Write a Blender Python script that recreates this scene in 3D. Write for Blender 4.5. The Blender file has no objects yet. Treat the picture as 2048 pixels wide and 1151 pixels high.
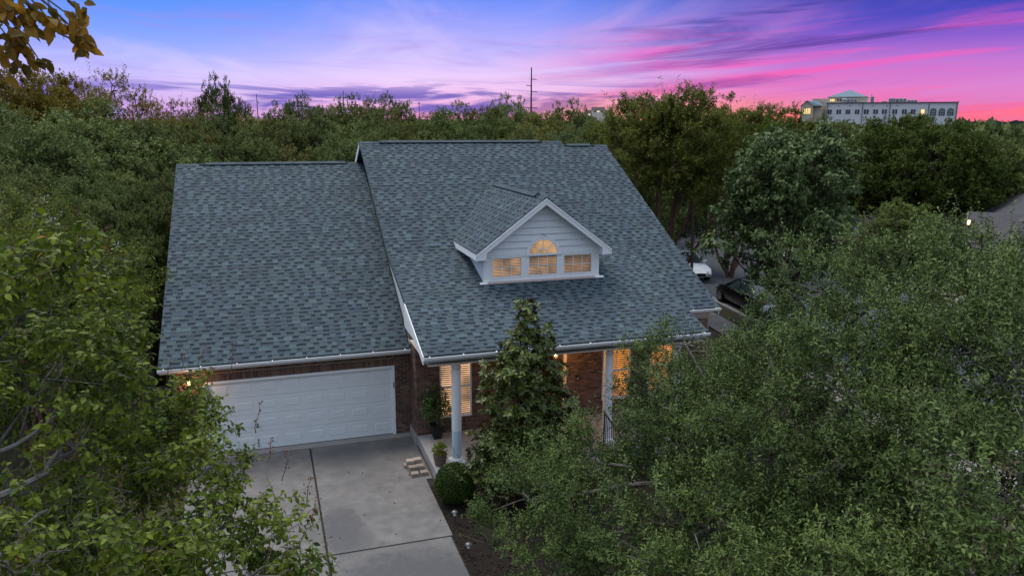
import bpy, math, random
import numpy as np
from mathutils import Vector, Matrix

sc = bpy.context.scene
C = sc.collection
PI = math.pi
rnd = random.Random(7)

def lin(r, g, b):
    return tuple((c/255/12.92 if c/255 <= .04045 else ((c/255+.055)/1.055)**2.4) for c in (r, g, b))

# ------------------------------------------------------------------ camera
CAM = np.array([-3.281, -20.845, 8.796]); FPX = 1540.739
_y, _p, _r = np.radians([17.998, 12.089, .247])
FW = np.array([math.sin(_y)*math.cos(_p), math.cos(_y)*math.cos(_p), -math.sin(_p)])
RT = np.array([math.cos(_y), -math.sin(_y), 0]); UP = np.cross(RT, FW)
RT, UP = RT*math.cos(_r)+UP*math.sin(_r), -RT*math.sin(_r)+UP*math.cos(_r)
cd = bpy.data.cameras.new('camera'); cam = bpy.data.objects.new('camera', cd); C.objects.link(cam)
cd.sensor_width = 36; cd.lens = 36*FPX/2048; cd.clip_start = .05; cd.clip_end = 6000
M = Matrix.Identity(4)
for i in range(3):
    M[i][0], M[i][1], M[i][2], M[i][3] = RT[i], UP[i], -FW[i], CAM[i]
cam.matrix_world = M
sc.camera = cam

def ray(u, v): return FW+RT*(u-1024)/FPX-UP*(v-575.5)/FPX
def at(u, v, D):            # point on the sight line of a pixel at a horizontal distance in metres
    d = ray(u, v); return CAM+d*D/math.hypot(d[0], d[1])
def ground(u, v, z=0.): d = ray(u, v); return CAM+d*(z-CAM[2])/d[2]

# ------------------------------------------------------------------ sky
def setup_world():
    w = bpy.data.worlds.new('World'); sc.world = w; w.use_nodes = True
    nt = w.node_tree; N = nt.nodes; L = nt.links; N.clear()
    def nd(t, **k):
        n = N.new(t)
        for a, b in k.items(): setattr(n, a, b)
        return n
    def mth(op, a, b=None, c=None, clamp=False):
        n = nd('ShaderNodeMath', operation=op); n.use_clamp = clamp
        for i, x in enumerate((a, b, c)):
            if x is None: continue
            if isinstance(x, (int, float)): n.inputs[i].default_value = x
            else: L.new(x, n.inputs[i])
        return n.outputs[0]
    def sstep(x, a, b):
        n = nd('ShaderNodeMapRange', interpolation_type='SMOOTHSTEP'); L.new(x, n.inputs[0])
        n.inputs[1].default_value = a; n.inputs[2].default_value = b
        return n.outputs[0]
    def ramp(x, pts):
        n = nd('ShaderNodeValToRGB'); L.new(x, n.inputs[0]); e = n.color_ramp.elements
        while len(e) < len(pts): e.new(.5)
        for q, (p, c) in zip(e, pts): q.position = p; q.color = lin(*c)+(1,)
        return n.outputs[0]
    def mix(f, a, b):
        n = nd('ShaderNodeMix', data_type='RGBA')
        if isinstance(f, (int, float)): n.inputs[0].default_value = f
        else: L.new(f, n.inputs[0])
        for i, x in ((6, a), (7, b)):
            if isinstance(x, tuple): n.inputs[i].default_value = x+(1,)
            else: L.new(x, n.inputs[i])
        return n.outputs[2]
    tc = nd('ShaderNodeTexCoord')
    rot = nd('ShaderNodeVectorRotate', rotation_type='Z_AXIS'); rot.inputs['Angle'].default_value = math.radians(18)
    L.new(tc.outputs['Generated'], rot.inputs['Vector'])
    sp = nd('ShaderNodeSeparateXYZ'); L.new(rot.outputs[0], sp.inputs[0])
    X, Y, Z = sp.outputs
    Zc = mth('MAXIMUM', Z, 0.0)
    az = mth('ARCTAN2', X, Y); s = mth('DIVIDE', az, .5866)
    p = mth('POWER', mth('DIVIDE', mth('ARCSINE', Zc), PI/2), .5)
    side = sstep(s, -.35, .75)
    back = sstep(mth('ABSOLUTE', az), 1.1, 2.4)       # towards the sky behind the camera
    zen = (188, 201, 215)
    left = ramp(p, [(0, (176, 128, 206)), (.09, (206, 160, 226)), (.15, (216, 190, 246)), (.20, (180, 182, 252)), (.24, (140, 166, 250)), (.28, (100, 150, 250)), (.317, (78, 140, 248)), (.42, (104, 152, 236)), (.60, (182, 199, 220)), (1, zen)])
    mid = ramp(p, [(0, (240, 120, 150)), (.07, (236, 150, 196)), (.13, (240, 184, 230)), (.185, (236, 204, 248)), (.225, (196, 184, 250)), (.265, (160, 164, 248)), (.305, (110, 142, 246)), (.42, (104, 152, 236)), (.60, (182, 199, 220)), (1, zen)])
    right = ramp(p, [(0, (232, 52, 70)), (.055, (250, 92, 100)), (.10, (242, 104, 150)), (.16, (222, 122, 200)), (.21, (192, 116, 208)), (.245, (138, 92, 204)), (.275, (74, 72, 190)), (.317, (40, 62, 172)), (.42, (78, 112, 204)), (.60, (182, 199, 220)), (1, zen)])
    base = mix(sstep(s, .0, .62), mix(sstep(s, -.75, -.12), left, mid), right)
    rear = ramp(p, [(0, (120, 128, 150)), (.2, (138, 146, 168)), (.4, (170, 182, 204)), (1, zen)])
    # cloud layer: a plane high above, streaks running away from the viewer
    zz = mth('ADD', Zc, .05)
    pxn = mth('DIVIDE', X, zz); pyn = mth('DIVIDE', Y, zz)
    def cloud(sx, sy, off, detail, rough, dist, skew=0.):
        cb = nd('ShaderNodeCombineXYZ')
        a = mth('MULTIPLY', pxn, sx)
        if skew: a = mth('ADD', a, mth('MULTIPLY', pyn, skew))
        L.new(a, cb.inputs[0]); L.new(mth('MULTIPLY', pyn, sy), cb.inputs[1]); cb.inputs[2].default_value = off
        n = nd('ShaderNodeTexNoise'); n.inputs['Scale'].default_value = 1; n.inputs['Detail'].default_value = detail
        n.inputs['Roughness'].default_value = rough; n.inputs['Distortion'].default_value = dist
        L.new(cb.outputs[0], n.inputs['Vector']); return n.outputs[0]
    def band(sx, sy, off, detail, slope=0.):          # long level bands low over the horizon
        cb = nd('ShaderNodeCombineXYZ'); L.new(mth('MULTIPLY', az, sx), cb.inputs[0])
        e = mth('SUBTRACT', Zc, mth('MULTIPLY', az, slope)) if slope else Zc
        L.new(mth('MULTIPLY', e, sy), cb.inputs[1]); cb.inputs[2].default_value = off
        n = nd('ShaderNodeTexNoise'); n.inputs['Scale'].default_value = 1; n.inputs['Detail'].default_value = detail
        n.inputs['Roughness'].default_value = .6; n.inputs['Distortion'].default_value = .6
        L.new(cb.outputs[0], n.inputs['Vector']); return n.outputs[0]
    low = sstep(Zc, .26, .09)
    # soft pale veil
    veil = mth('MULTIPLY', sstep(cloud(.55, .16, 4.2, 4, .6, .8), .44, .70), mth('MULTIPLY', low, .38))
    col = mix(veil, base, mix(side, lin(236, 214, 252), lin(206, 140, 214)))
    # magenta streaks rising to the right
    pk = mth('MULTIPLY', sstep(band(2.6, 44, 1.7, 5, .085), .47, .68), mth('MULTIPLY', sstep(s, -.1, .5), mth('MULTIPLY', low, sstep(Zc, .135, .085))))
    col = mix(mth('MULTIPLY', pk, .95), col, mix(sstep(Zc, .02, .07), lin(255, 112, 138), lin(238, 96, 190)))
    # violet shadow bands
    vb = mth('MULTIPLY', sstep(band(2.2, 34, 9.3, 5, .075), .50, .68), mth('MULTIPLY', sstep(s, -.15, .6), low))
    col = mix(mth('MULTIPLY', vb, .85), col, mix(sstep(Zc, .03, .12), lin(150, 78, 170), lin(58, 52, 150)))
    # slim violet bank over the horizon
    vz = mth('MULTIPLY', sstep(Zc, .004, .016), sstep(Zc, .058, .030))
    vc = mth('MULTIPLY', mth('MULTIPLY', sstep(band(4.5, 40, 17.3, 4), .44, .54), vz), sstep(s, .62, .30))
    col = mix(mth('MULTIPLY', vc, .9), col, mix(side, lin(96, 88, 186), lin(112, 74, 168)))
    # wisps on the blue side
    ws = mth('MULTIPLY', sstep(band(3.2, 30, 22.4, 4, -.05), .54, .72), mth('MULTIPLY', sstep(s, .5, -.1), low))
    col = mix(mth('MULTIPLY', ws, .5), col, lin(160, 140, 226))
    gl = mth('MULTIPLY', sstep(Zc, .046, .006), mth('MULTIPLY', sstep(s, -.1, .25), sstep(s, .85, .35)))
    col = mix(mth('MULTIPLY', gl, .75), col, lin(255, 158, 122))
    col = mix(back, col, rear)
    # ordinary clear-sky scattering with the same raised sun adds a little on top
    sky = nd('ShaderNodeTexSky', sky_type='NISHITA', sun_disc=False)
    sky.sun_elevation = math.radians(62); sky.sun_rotation = math.radians(-25); sky.altitude = 200
    skm = mix(.9992, sky.outputs[0], (0., 0., 0.))
    ad = nd('ShaderNodeMix', data_type='RGBA', blend_type='ADD'); ad.inputs[0].default_value = 1
    gn = nd('ShaderNodeMapRange', interpolation_type='SMOOTHSTEP'); L.new(Zc, gn.inputs[0]); gn.inputs[1].default_value = .16; gn.inputs[2].default_value = .55; gn.inputs[3].default_value = .56; gn.inputs[4].default_value = 1  # unseen upper sky raised above the visible band to light the scene
    vs = nd('ShaderNodeVectorMath', operation='SCALE'); L.new(col, vs.inputs[0]); L.new(gn.outputs[0], vs.inputs['Scale']); col = vs.outputs[0]
    L.new(col, ad.inputs[6]); L.new(skm, ad.inputs[7])
    bg = nd('ShaderNodeBackground'); L.new(ad.outputs[2], bg.inputs[0]); bg.inputs[1].default_value = SKY
    out = nd('ShaderNodeOutputWorld'); L.new(bg.outputs[0], out.inputs[0])
SKY = 1.0
setup_world()
sc.world.cycles.sampling_method = 'MANUAL'; sc.world.cycles.sample_map_resolution = 512
# soft sun added high ahead on the left, standing in for afterglow
sl = bpy.data.lights.new('sun', 'SUN'); sl.energy = 1.5; sl.angle = math.radians(30); sl.color = (1, .93, .86)
so = bpy.data.objects.new('sun', sl); C.objects.link(so)
SE, SA = math.radians(62), math.radians(-25)
_sd = Vector((math.sin(SA)*math.cos(SE), math.cos(SA)*math.cos(SE), math.sin(SE)))
so.rotation_euler = _sd.to_track_quat('Z', 'Y').to_euler()
sc.view_settings.view_transform = 'Standard'; sc.view_settings.look = 'None'
sc.view_settings.exposure = .9; sc.view_settings.gamma = 1; sc.view_settings.use_curve_mapping = False
sc.render.engine = 'CYCLES'
sc.cycles.use_denoising = True; sc.cycles.max_bounces = 6; sc.cycles.diffuse_bounces = 3
sc.cycles.glossy_bounces = 2; sc.cycles.transmission_bounces = 3; sc.cycles.transparent_max_bounces = 6
sc.cycles.sample_clamp_indirect = 4; sc.cycles.caustics_reflective = False; sc.cycles.caustics_refractive = False

# ------------------------------------------------------------------ materials
MATS = {}
def material(name, col, rough=.7, spec=.3, metal=0., var=0., vscale=4., col2=None, bump=0., bscale=40., emit=None, estr=0., stretch=None, detail=5.):
    m = bpy.data.materials.new(name); m.use_nodes = True; nt = m.node_tree; N = nt.nodes; L = nt.links
    b = N['Principled BSDF']
    b.inputs['Roughness'].default_value = rough; b.inputs['Specular IOR Level'].default_value = spec; b.inputs['Metallic'].default_value = metal
    at_ = N.new('ShaderNodeAttribute'); at_.attribute_name = 'tint'
    oi = N.new('ShaderNodeObjectInfo')
    tc = N.new('ShaderNodeTexCoord'); vec = tc.outputs['Object']
    if stretch:
        mp = N.new('ShaderNodeMapping'); mp.inputs['Scale'].default_value = stretch; L.new(vec, mp.inputs[0]); vec = mp.outputs[0]
    c = None
    if var or col2:
        nz = N.new('ShaderNodeTexNoise'); nz.inputs['Scale'].default_value = vscale; nz.inputs['Detail'].default_value = detail; nz.inputs['Roughness'].default_value = .62
        L.new(vec, nz.inputs['Vector'])
        rp = N.new('ShaderNodeValToRGB'); e = rp.color_ramp.elements; e[0].position = .3; e[1].position = .7
        c2 = col2 or tuple(x*(1-var) for x in col); c1 = col if col2 else tuple(x*(1+var*.6) for x in col)
        e[0].color = c2+(1,); e[1].color = c1+(1,); L.new(nz.outputs[0], rp.inputs[0]); c = rp.outputs[0]
    m1 = N.new('ShaderNodeMix'); m1.data_type = 'RGBA'; m1.blend_type = 'MULTIPLY'; m1.inputs[0].default_value = 1
    if c: L.new(c, m1.inputs[6])
    else: m1.inputs[6].default_value = col+(1,)
    L.new(at_.outputs['Color'], m1.inputs[7])
    m2 = N.new('ShaderNodeMix'); m2.data_type = 'RGBA'; m2.blend_type = 'MULTIPLY'; m2.inputs[0].default_value = 1
    L.new(m1.outputs[2], m2.inputs[6]); L.new(oi.outputs['Color'], m2.inputs[7])
    L.new(m2.outputs[2], b.inputs['Base Color'])
    if bump:
        nb = N.new('ShaderNodeTexNoise'); nb.inputs['Scale'].default_value = bscale; nb.inputs['Detail'].default_value = 4; L.new(vec, nb.inputs['Vector'])
        bp = N.new('ShaderNodeBump'); bp.inputs['Strength'].default_value = bump; bp.inputs['Distance'].default_value = .02
        L.new(nb.outputs[0], bp.inputs['Height']); L.new(bp.outputs[0], b.inputs['Normal'])
    if emit:
        b.inputs['Emission Color'].default_value = emit+(1,); b.inputs['Emission Strength'].default_value = estr
        if name.startswith('room'):       # bright and dim parts of the room painted into the glow by noise
            ne = N.new('ShaderNodeTexNoise'); ne.inputs['Scale'].default_value = 2.3; ne.inputs['Detail'].default_value = 2; L.new(tc.outputs['Object'], ne.inputs['Vector'])
            mr = N.new('ShaderNodeMapRange'); L.new(ne.outputs[0], mr.inputs[0]); mr.inputs[1].default_value = .32; mr.inputs[2].default_value = .72; mr.inputs[3].default_value = estr*.35; mr.inputs[4].default_value = estr*1.8
            L.new(mr.outputs[0], b.inputs['Emission Strength'])
    MATS[name] = m; return m

def leaf_material(name, dark, light, rough=.5, spec=.35, trans=.35, back=None):
    m = bpy.data.materials.new(name); m.use_nodes = True; nt = m.node_tree; N = nt.nodes; L = nt.links
    b = N['Principled BSDF']; b.inputs['Roughness'].default_value = rough; b.inputs['Specular IOR Level'].default_value = spec
    a = N.new('ShaderNodeAttribute'); a.attribute_name = 'tint'
    rp = N.new('ShaderNodeValToRGB'); e = rp.color_ramp.elements; e[0].color = dark+(1,); e[1].color = light+(1,); L.new(a.outputs['Fac'], rp.inputs[0])
    oi = N.new('ShaderNodeObjectInfo')
    m2 = N.new('ShaderNodeMix'); m2.data_type = 'RGBA'; m2.blend_type = 'MULTIPLY'; m2.inputs[0].default_value = 1
    L.new(rp.outputs[0], m2.inputs[6]); L.new(oi.outputs['Color'], m2.inputs[7]); c = m2.outputs[2]
    if back:
        g = N.new('ShaderNodeNewGeometry'); m3 = N.new('ShaderNodeMix'); m3.data_type = 'RGBA'; L.new(g.outputs['Backfacing'], m3.inputs[0])
        L.new(c, m3.inputs[6]); m3.inputs[7].default_value = back+(1,); c = m3.outputs[2]
    L.new(c, b.inputs['Base Color'])
    t = N.new('ShaderNodeBsdfTranslucent'); L.new(c, t.inputs[0])
    mx = N.new('ShaderNodeMixShader'); mx.inputs[0].default_value = trans
    L.new(b.outputs[0], mx.inputs[1]); L.new(t.outputs[0], mx.inputs[2]); L.new(mx.outputs[0], N['Material Output'].inputs[0])
    MATS[name] = m; return m

def glass_material(name, tintc=(1, 1, 1), refl=.12):
    m = bpy.data.materials.new(name); m.use_nodes = True; nt = m.node_tree; N = nt.nodes; L = nt.links; N.remove(N['Principled BSDF'])
    t = N.new('ShaderNodeBsdfTransparent'); t.inputs[0].default_value = tintc+(1,)
    g = N.new('ShaderNodeBsdfGlossy'); g.inputs['Roughness'].default_value = .03
    lw = N.new('ShaderNodeLayerWeight'); lw.inputs[0].default_value = refl
    mx = N.new('ShaderNodeMixShader'); L.new(lw.outputs['Fresnel'], mx.inputs[0]); L.new(t.outputs[0], mx.inputs[1]); L.new(g.outputs[0], mx.inputs[2])
    L.new(mx.outputs[0], N['Material Output'].inputs[0]); MATS[name] = m; return m

material('shingle', (.052, .071, .083), .85, .2, var=.10, vscale=30, bump=.25, bscale=160)
material('brick', (.135, .088, .070), .9, .15, var=.22, vscale=16, bump=.3, bscale=90)
material('mortar', (.23, .19, .165), .95, .1, var=.15, vscale=20)
material('white_paint', (.74, .76, .77), .55, .3, var=.05, vscale=3)
material('siding', (.66, .70, .72), .6, .3, var=.05, vscale=5, stretch=(.4, 1, 3))
material('door_white', (.66, .70, .72), .5, .35, var=.04, vscale=2.5)
material('gutter_white', (.72, .74, .76), .4, .4, var=.05, vscale=3)
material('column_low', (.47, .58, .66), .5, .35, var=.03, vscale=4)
material('trim_warm', (.62, .55, .45), .6, .3, var=.05)
material('concrete', (.27, .26, .25), .9, .15, var=.16, vscale=1.4, bump=.15, bscale=120)
material('slab_edge', (.28, .27, .265), .9, .15, var=.12, vscale=3, bump=.15, bscale=80)
material('joint', (.035, .032, .03), .95, .1)
material('mulch', (.020, .016, .013), .95, .1, var=.5, vscale=30, bump=.8, bscale=60)
material('asphalt', (.060, .066, .076), .9, .2, var=.15, vscale=1.5, bump=.2, bscale=150)
material('kerb', (.25, .24, .235), .9, .15, var=.15, vscale=3)
material('walk', (.185, .165, .155), .9, .15, var=.15, vscale=2)
material('black_metal', (.012, .012, .014), .45, .4)
material('black_pot', (.010, .010, .011), .5, .4)
material('dark_steel', (.10, .10, .11), .4, .4, metal=.6)
material('barrel_wood', (.16, .105, .07), .8, .2, var=.3, vscale=6, stretch=(1, 1, 8))
material('fence_wood', (.055, .036, .028), .9, .15, var=.3, vscale=6, stretch=(6, 6, .6))
material('door_wood', (.075, .03, .02), .5, .3, var=.25, vscale=5, stretch=(6, 6, .7))
material('bark_grey', (.16, .15, .135), .95, .1, var=.35, vscale=9, bump=.6, bscale=40)
material('bark_dark', (.055, .045, .038), .95, .1, var=.35, vscale=8, bump=.6, bscale=30)
material('bark_red', (.13, .075, .055), .85, .15, var=.35, vscale=6, stretch=(4, 4, .6))
material('twig', (.14, .125, .10), .9, .1, var=.2)
material('paver', (.27, .235, .21), .9, .15, var=.18, vscale=9, bump=.3, bscale=70)
material('flashing', (.42, .33, .31), .6, .3, var=.15, vscale=6)
material('flash_white', (.68, .68, .69), .6, .3, var=.1, vscale=6)
material('car_black', (.006, .006, .007), .18, .6)
material('car_white', (.62, .64, .66), .3, .5)
material('car_pale', (.50, .58, .66), .3, .5)
material('car_glass', (.03, .045, .055), .06, .8)
material('tyre', (.012, .012, .012), .85, .2)
material('rim', (.3, .3, .32), .35, .5, metal=.8)
material('lamp_clear', (.7, .7, .68), .2, .5)
material('tail_red', (.25, .01, .01), .3, .5)
material('blind_slat', (.40, .34, .30), .6, .3)
material('room_warm', (.5, .35, .2), .9, .1, emit=(1, .60, .34), estr=.46)
material('room_orange', (.5, .3, .1), .9, .1, emit=(1, .38, .07), estr=.46)
material('room_soft', (.5, .35, .2), .9, .1, emit=(1, .58, .28), estr=.30)
material('room_amber', (.45, .3, .15), .9, .1, emit=(1, .56, .26), estr=.18)
material('lamp_glow', (1, .8, .5), .5, .2, emit=(1, .56, .18), estr=9)
material('win_glow', (1, .8, .4), .5, .2, emit=(1, .66, .2), estr=.5)
material('office_white', (.60, .60, .63), .8, .2, var=.05, vscale=.3)
material('limestone', (.47, .41, .33), .9, .15, var=.18, vscale=.8)
material('office_roof', (.10, .15, .18), .5, .35, var=.1, vscale=.5)
material('office_glass', (.025, .04, .06), .1, .7)
material('office_trim', (.10, .10, .12), .6, .3)
material('unit_metal', (.30, .34, .34), .6, .3, var=.25, vscale=1.2)
material('pole_steel', (.08, .075, .075), .6, .3)
material('roof_brown', (.105, .085, .085), .9, .15, var=.25, vscale=8, stretch=(1, 1, 3), bump=.3, bscale=20)
material('roof_grey', (.070, .068, .074), .9, .15, var=.25, vscale=8, bump=.3, bscale=20)
material('stone_wall', (.40, .37, .32), .9, .15, var=.2, vscale=3)
material('far_hill', (.05, .07, .055), 1, 0, var=.4, vscale=.05)
material('house_far', (.62, .55, .50), .8, .2)
material('flower_white', (.78, .76, .74), .7, .2)
material('flower_red', (.55, .06, .07), .6, .2)
material('seed_brown', (.16, .075, .05), .8, .2)
glass_material('glass')
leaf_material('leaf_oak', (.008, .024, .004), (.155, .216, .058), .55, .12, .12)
leaf_material('leaf_myrtle', (.014, .038, .003), (.220, .275, .024), .5, .18, .30)
leaf_material('leaf_myrtle_far', (.024, .046, .007), (.215, .245, .042), .6, .1, .32)
leaf_material('leaf_bg', (.018, .036, .009), (.180, .218, .066), .6, .1, .25)
leaf_material('leaf_bg_dark', (.012, .026, .005), (.120, .142, .026), .6, .1, .22)
leaf_material('leaf_bg_warm', (.032, .042, .009), (.220, .215, .055), .6, .1, .3)
leaf_material('leaf_golden', (.075, .070, .018), (.36, .19, .025), .6, .2, .5)
leaf_material('leaf_droop', (.014, .030, .008), (.140, .188, .070), .5, .16, .18)
leaf_material('leaf_magnolia', (.012, .030, .004), (.140, .172, .032), .35, .28, .14, back=(.060, .052, .016))
leaf_material('leaf_box', (.014, .036, .005), (.085, .135, .020), .5, .2, .2)
leaf_material('leaf_pot', (.016, .042, .007), (.085, .145, .024), .45, .25, .2)
leaf_material('grass_blade', (.05, .07, .025), (.16, .19, .07), .6, .2, .25)

# driveway concrete with oil and tyre stains (their own shapes, in metres on the slab)
def stain_concrete():
    m = material('driveway_concrete', (.155, .147, .142), .9, .15, var=.26, vscale=2.6, bump=.12, bscale=140)
    nt = m.node_tree; N = nt.nodes; L = nt.links; b = N['Principled BSDF']
    src = b.inputs['Base Color'].links[0].from_socket
    g = N.new('ShaderNodeNewGeometry'); sp = N.new('ShaderNodeSeparateXYZ'); L.new(g.outputs['Position'], sp.inputs[0])
    def M_(op, a, b_=None):
        n = N.new('ShaderNodeMath'); n.operation = op
        for i, x in enumerate((a, b_)):
            if x is None: continue
            if isinstance(x, (int, float)): n.inputs[i].default_value = x
            else: L.new(x, n.inputs[i])
        return n.outputs[0]
    nz = N.new('ShaderNodeTexNoise'); nz.inputs['Scale'].default_value = 2.6; nz.inputs['Detail'].default_value = 8; nz.inputs['Roughness'].default_value = .68; L.new(g.outputs['Position'], nz.inputs['Vector'])
    nf = N.new('ShaderNodeTexNoise'); nf.inputs['Scale'].default_value = 26; nf.inputs['Detail'].default_value = 4; L.new(g.outputs['Position'], nf.inputs['Vector'])
    tot = None
    for (x, y, rx, ry, k) in [(-2.02, -5.0, .48, 1.15, 1.1), (-1.75, -5.5, .35, .6, .7), (-1.55, -1.2, .75, .8, .65), (-.2, -.95, .5, .45, .45), (-1.3, -2.3, .7, .9, .4), (-1.0, -7.6, 1.7, 1.45, 1.25), (-3.4, -7.9, .9, 1.3, 1.0), (-2.75, -4.9, .25, .4, .5)]:
        dx = M_('DIVIDE', M_('SUBTRACT', sp.outputs[0], x), rx); dy = M_('DIVIDE', M_('SUBTRACT', sp.outputs[1], y), ry)
        d = M_('ADD', M_('MULTIPLY', dx, dx), M_('MULTIPLY', dy, dy))
        f = M_('SUBTRACT', 1.35, M_('ADD', d, M_('MULTIPLY', M_('SUBTRACT', .5, nz.outputs[0]), 3.2)))
        mr = N.new('ShaderNodeMapRange'); mr.interpolation_type = 'SMOOTHSTEP'; mr.inputs[1].default_value = 0; mr.inputs[2].default_value = 1.0; L.new(f, mr.inputs[0])
        f = M_('MULTIPLY', mr.outputs[0], k*1.1); tot = f if tot is None else M_('MAXIMUM', tot, f)
    tot = M_('MULTIPLY', tot, M_('ADD', .30, M_('MULTIPLY', nf.outputs[0], .75)))
    mx = N.new('ShaderNodeMix'); mx.data_type = 'RGBA'; mx.clamp_factor = True; L.new(tot, mx.inputs[0]); L.new(src, mx.inputs[6]); mx.inputs[7].default_value = (.085, .084, .088, 1)
    L.new(mx.outputs[2], b.inputs['Base Color'])
stain_concrete()
def ground_material():
    m = material('ground_soil', (.075, .062, .042), .95, .1, col2=(.030, .032, .016), vscale=.35, detail=8, bump=.6, bscale=12)
ground_material()

# ------------------------------------------------------------------ mesh helpers
class MB:
    def __init__(s): s.v = []; s.f = []; s.t = []
    def face(s, pts, t=1.):
        i = len(s.v); s.v += [tuple(map(float, p)) for p in pts]; s.f.append(tuple(range(i, i+len(pts)))); s.t.append(t)
        return s
    def box(s, x0, x1, y0, y1, z0, z1, t=1.):
        i = len(s.v)
        s.v += [(x0, y0, z0), (x1, y0, z0), (x1, y1, z0), (x0, y1, z0), (x0, y0, z1), (x1, y0, z1), (x1, y1, z1), (x0, y1, z1)]
        for q in ((0, 3, 2, 1), (4, 5, 6, 7), (0, 1, 5, 4), (1, 2, 6, 5), (2, 3, 7, 6), (3, 0, 4, 7)): s.f.append(tuple(i+k for k in q)); s.t.append(t)
        return s
    def obox(s, c, ax, ay, az, hx, hy, hz, t=1.):
        c, ax, ay, az = map(Vector, (c, ax, ay, az)); i = len(s.v)
        for (a, b, d) in ((-1, -1, -1), (1, -1, -1), (1, 1, -1), (-1, 1, -1), (-1, -1, 1), (1, -1, 1), (1, 1, 1), (-1, 1, 1)):
            s.v.append(tuple(c+ax*hx*a+ay*hy*b+az*hz*d))
        for q in ((0, 3, 2, 1), (4, 5, 6, 7), (0, 1, 5, 4), (1, 2, 6, 5), (2, 3, 7, 6), (3, 0, 4, 7)): s.f.append(tuple(i+k for k in q)); s.t.append(t)
        return s
    def prism(s, poly, axis, a, b, t=1.):   # polygon in the two other axes, extruded along axis
        def P(p, k):
            return (k, p[0], p[1]) if axis == 0 else ((p[0], k, p[1]) if axis == 1 else (p[0], p[1], k))
        n = len(poly); i = len(s.v); s.v += [P(p, a) for p in poly]+[P(p, b) for p in poly]
        s.f.append(tuple(range(i, i+n))); s.f.append(tuple(range(i+2*n-1, i+n-1, -1))); s.t += [t, t]
        for k in range(n): s.f.append((i+k, i+n+k, i+n+(k+1) % n, i+(k+1) % n)); s.t.append(t)
        return s
    def tube(s, pts, rad, n=6, t=1., cap=True):
        pts = [Vector(p) for p in pts]; rings = []
        if not hasattr(rad, '__len__'): rad = [rad]*len(pts)
        for k, p in enumerate(pts):
            d = (pts[min(k+1, len(pts)-1)]-pts[max(k-1, 0)]); d = d.normalized() if d.length > 1e-9 else Vector((0, 0, 1))
            a = d.cross(Vector((0, 0, 1)) if abs(d.z) < .9 else Vector((1, 0, 0))).normalized(); b = d.cross(a)
            i = len(s.v); rings.append(i)
            for j in range(n):
                w = 2*PI*j/n; s.v.append(tuple(p+(a*math.cos(w)+b*math.sin(w))*rad[k]))
        for k in range(len(pts)-1):
            for j in range(n): s.f.append((rings[k]+j, rings[k]+(j+1) % n, rings[k+1]+(j+1) % n, rings[k+1]+j)); s.t.append(t)
        if cap: s.f.append(tuple(rings[0]+j for j in range(n))[::-1]); s.f.append(tuple(rings[-1]+j for j in range(n))); s.t += [t, t]
        return s
    def lathe(s, prof, c=(0, 0, 0), n=24, t=1.):
        i0 = len(s.v)
        for r, z in prof:
            for j in range(n): w = 2*PI*j/n; s.v.append((c[0]+r*math.cos(w), c[1]+r*math.sin(w), c[2]+z))
        for k in range(len(prof)-1):
            for j in range(n): s.f.append((i0+k*n+j, i0+k*n+(j+1) % n, i0+(k+1)*n+(j+1) % n, i0+(k+1)*n+j)); s.t.append(t)
        for k, rev in ((0, True), (len(prof)-1, False)):
            i = len(s.v); s.v += s.v[i0+k*n:i0+k*n+n]; q = tuple(range(i, i+n)); s.f.append(q[::-1] if rev else q); s.t.append(t)
        return s
    def mesh(s, name, mat, smooth=False):
        me = bpy.data.meshes.new(name); me.from_pydata(s.v, [], s.f)
        a = me.attributes.new('tint', 'FLOAT_COLOR', 'FACE')
        arr = np.ones((len(s.f), 4), np.float32)
        for i, t in enumerate(s.t):
            if isinstance(t, tuple): arr[i, :3] = t
            else: arr[i, :3] = t
        a.data.foreach_set('color', arr.ravel())
        if mat: me.materials.append(MATS[mat])
        if smooth: me.polygons.foreach_set('use_smooth', np.ones(len(s.f), bool))
        return me
    def build(s, name, mat, parent=None, smooth=False, loc=None, bevel=0.):
        o = bpy.data.objects.new(name, s.mesh(name, mat, smooth)); C.objects.link(o)
        if parent: o.parent = parent
        if loc is not None: o.location = loc
        if bevel:
            b = o.modifiers.new('bevel', 'BEVEL'); b.width = bevel; b.segments = 2; b.limit_method = 'ANGLE'
        return o

def tag(o, label, cat, group=None, kind=None):
    if label: o['label'] = label
    if cat: o['category'] = cat
    if group: o['group'] = group
    if kind: o['kind'] = kind
    return o
def struct(o): o['kind'] = 'structure'; return o
def thing(name, label, cat, loc=(0, 0, 0), rz=0., group=None):
    e = bpy.data.objects.new(name, None); C.objects.link(e); e.location = tuple(map(float, loc)); e.rotation_euler = (0, 0, rz); e.empty_display_size = .2
    return tag(e, label, cat, group)
def copy_tree(o, parent=None):
    c = o.copy(); C.objects.link(c); c.parent = parent
    for ch in list(o.children): copy_tree(ch, c)
    return c

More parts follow.
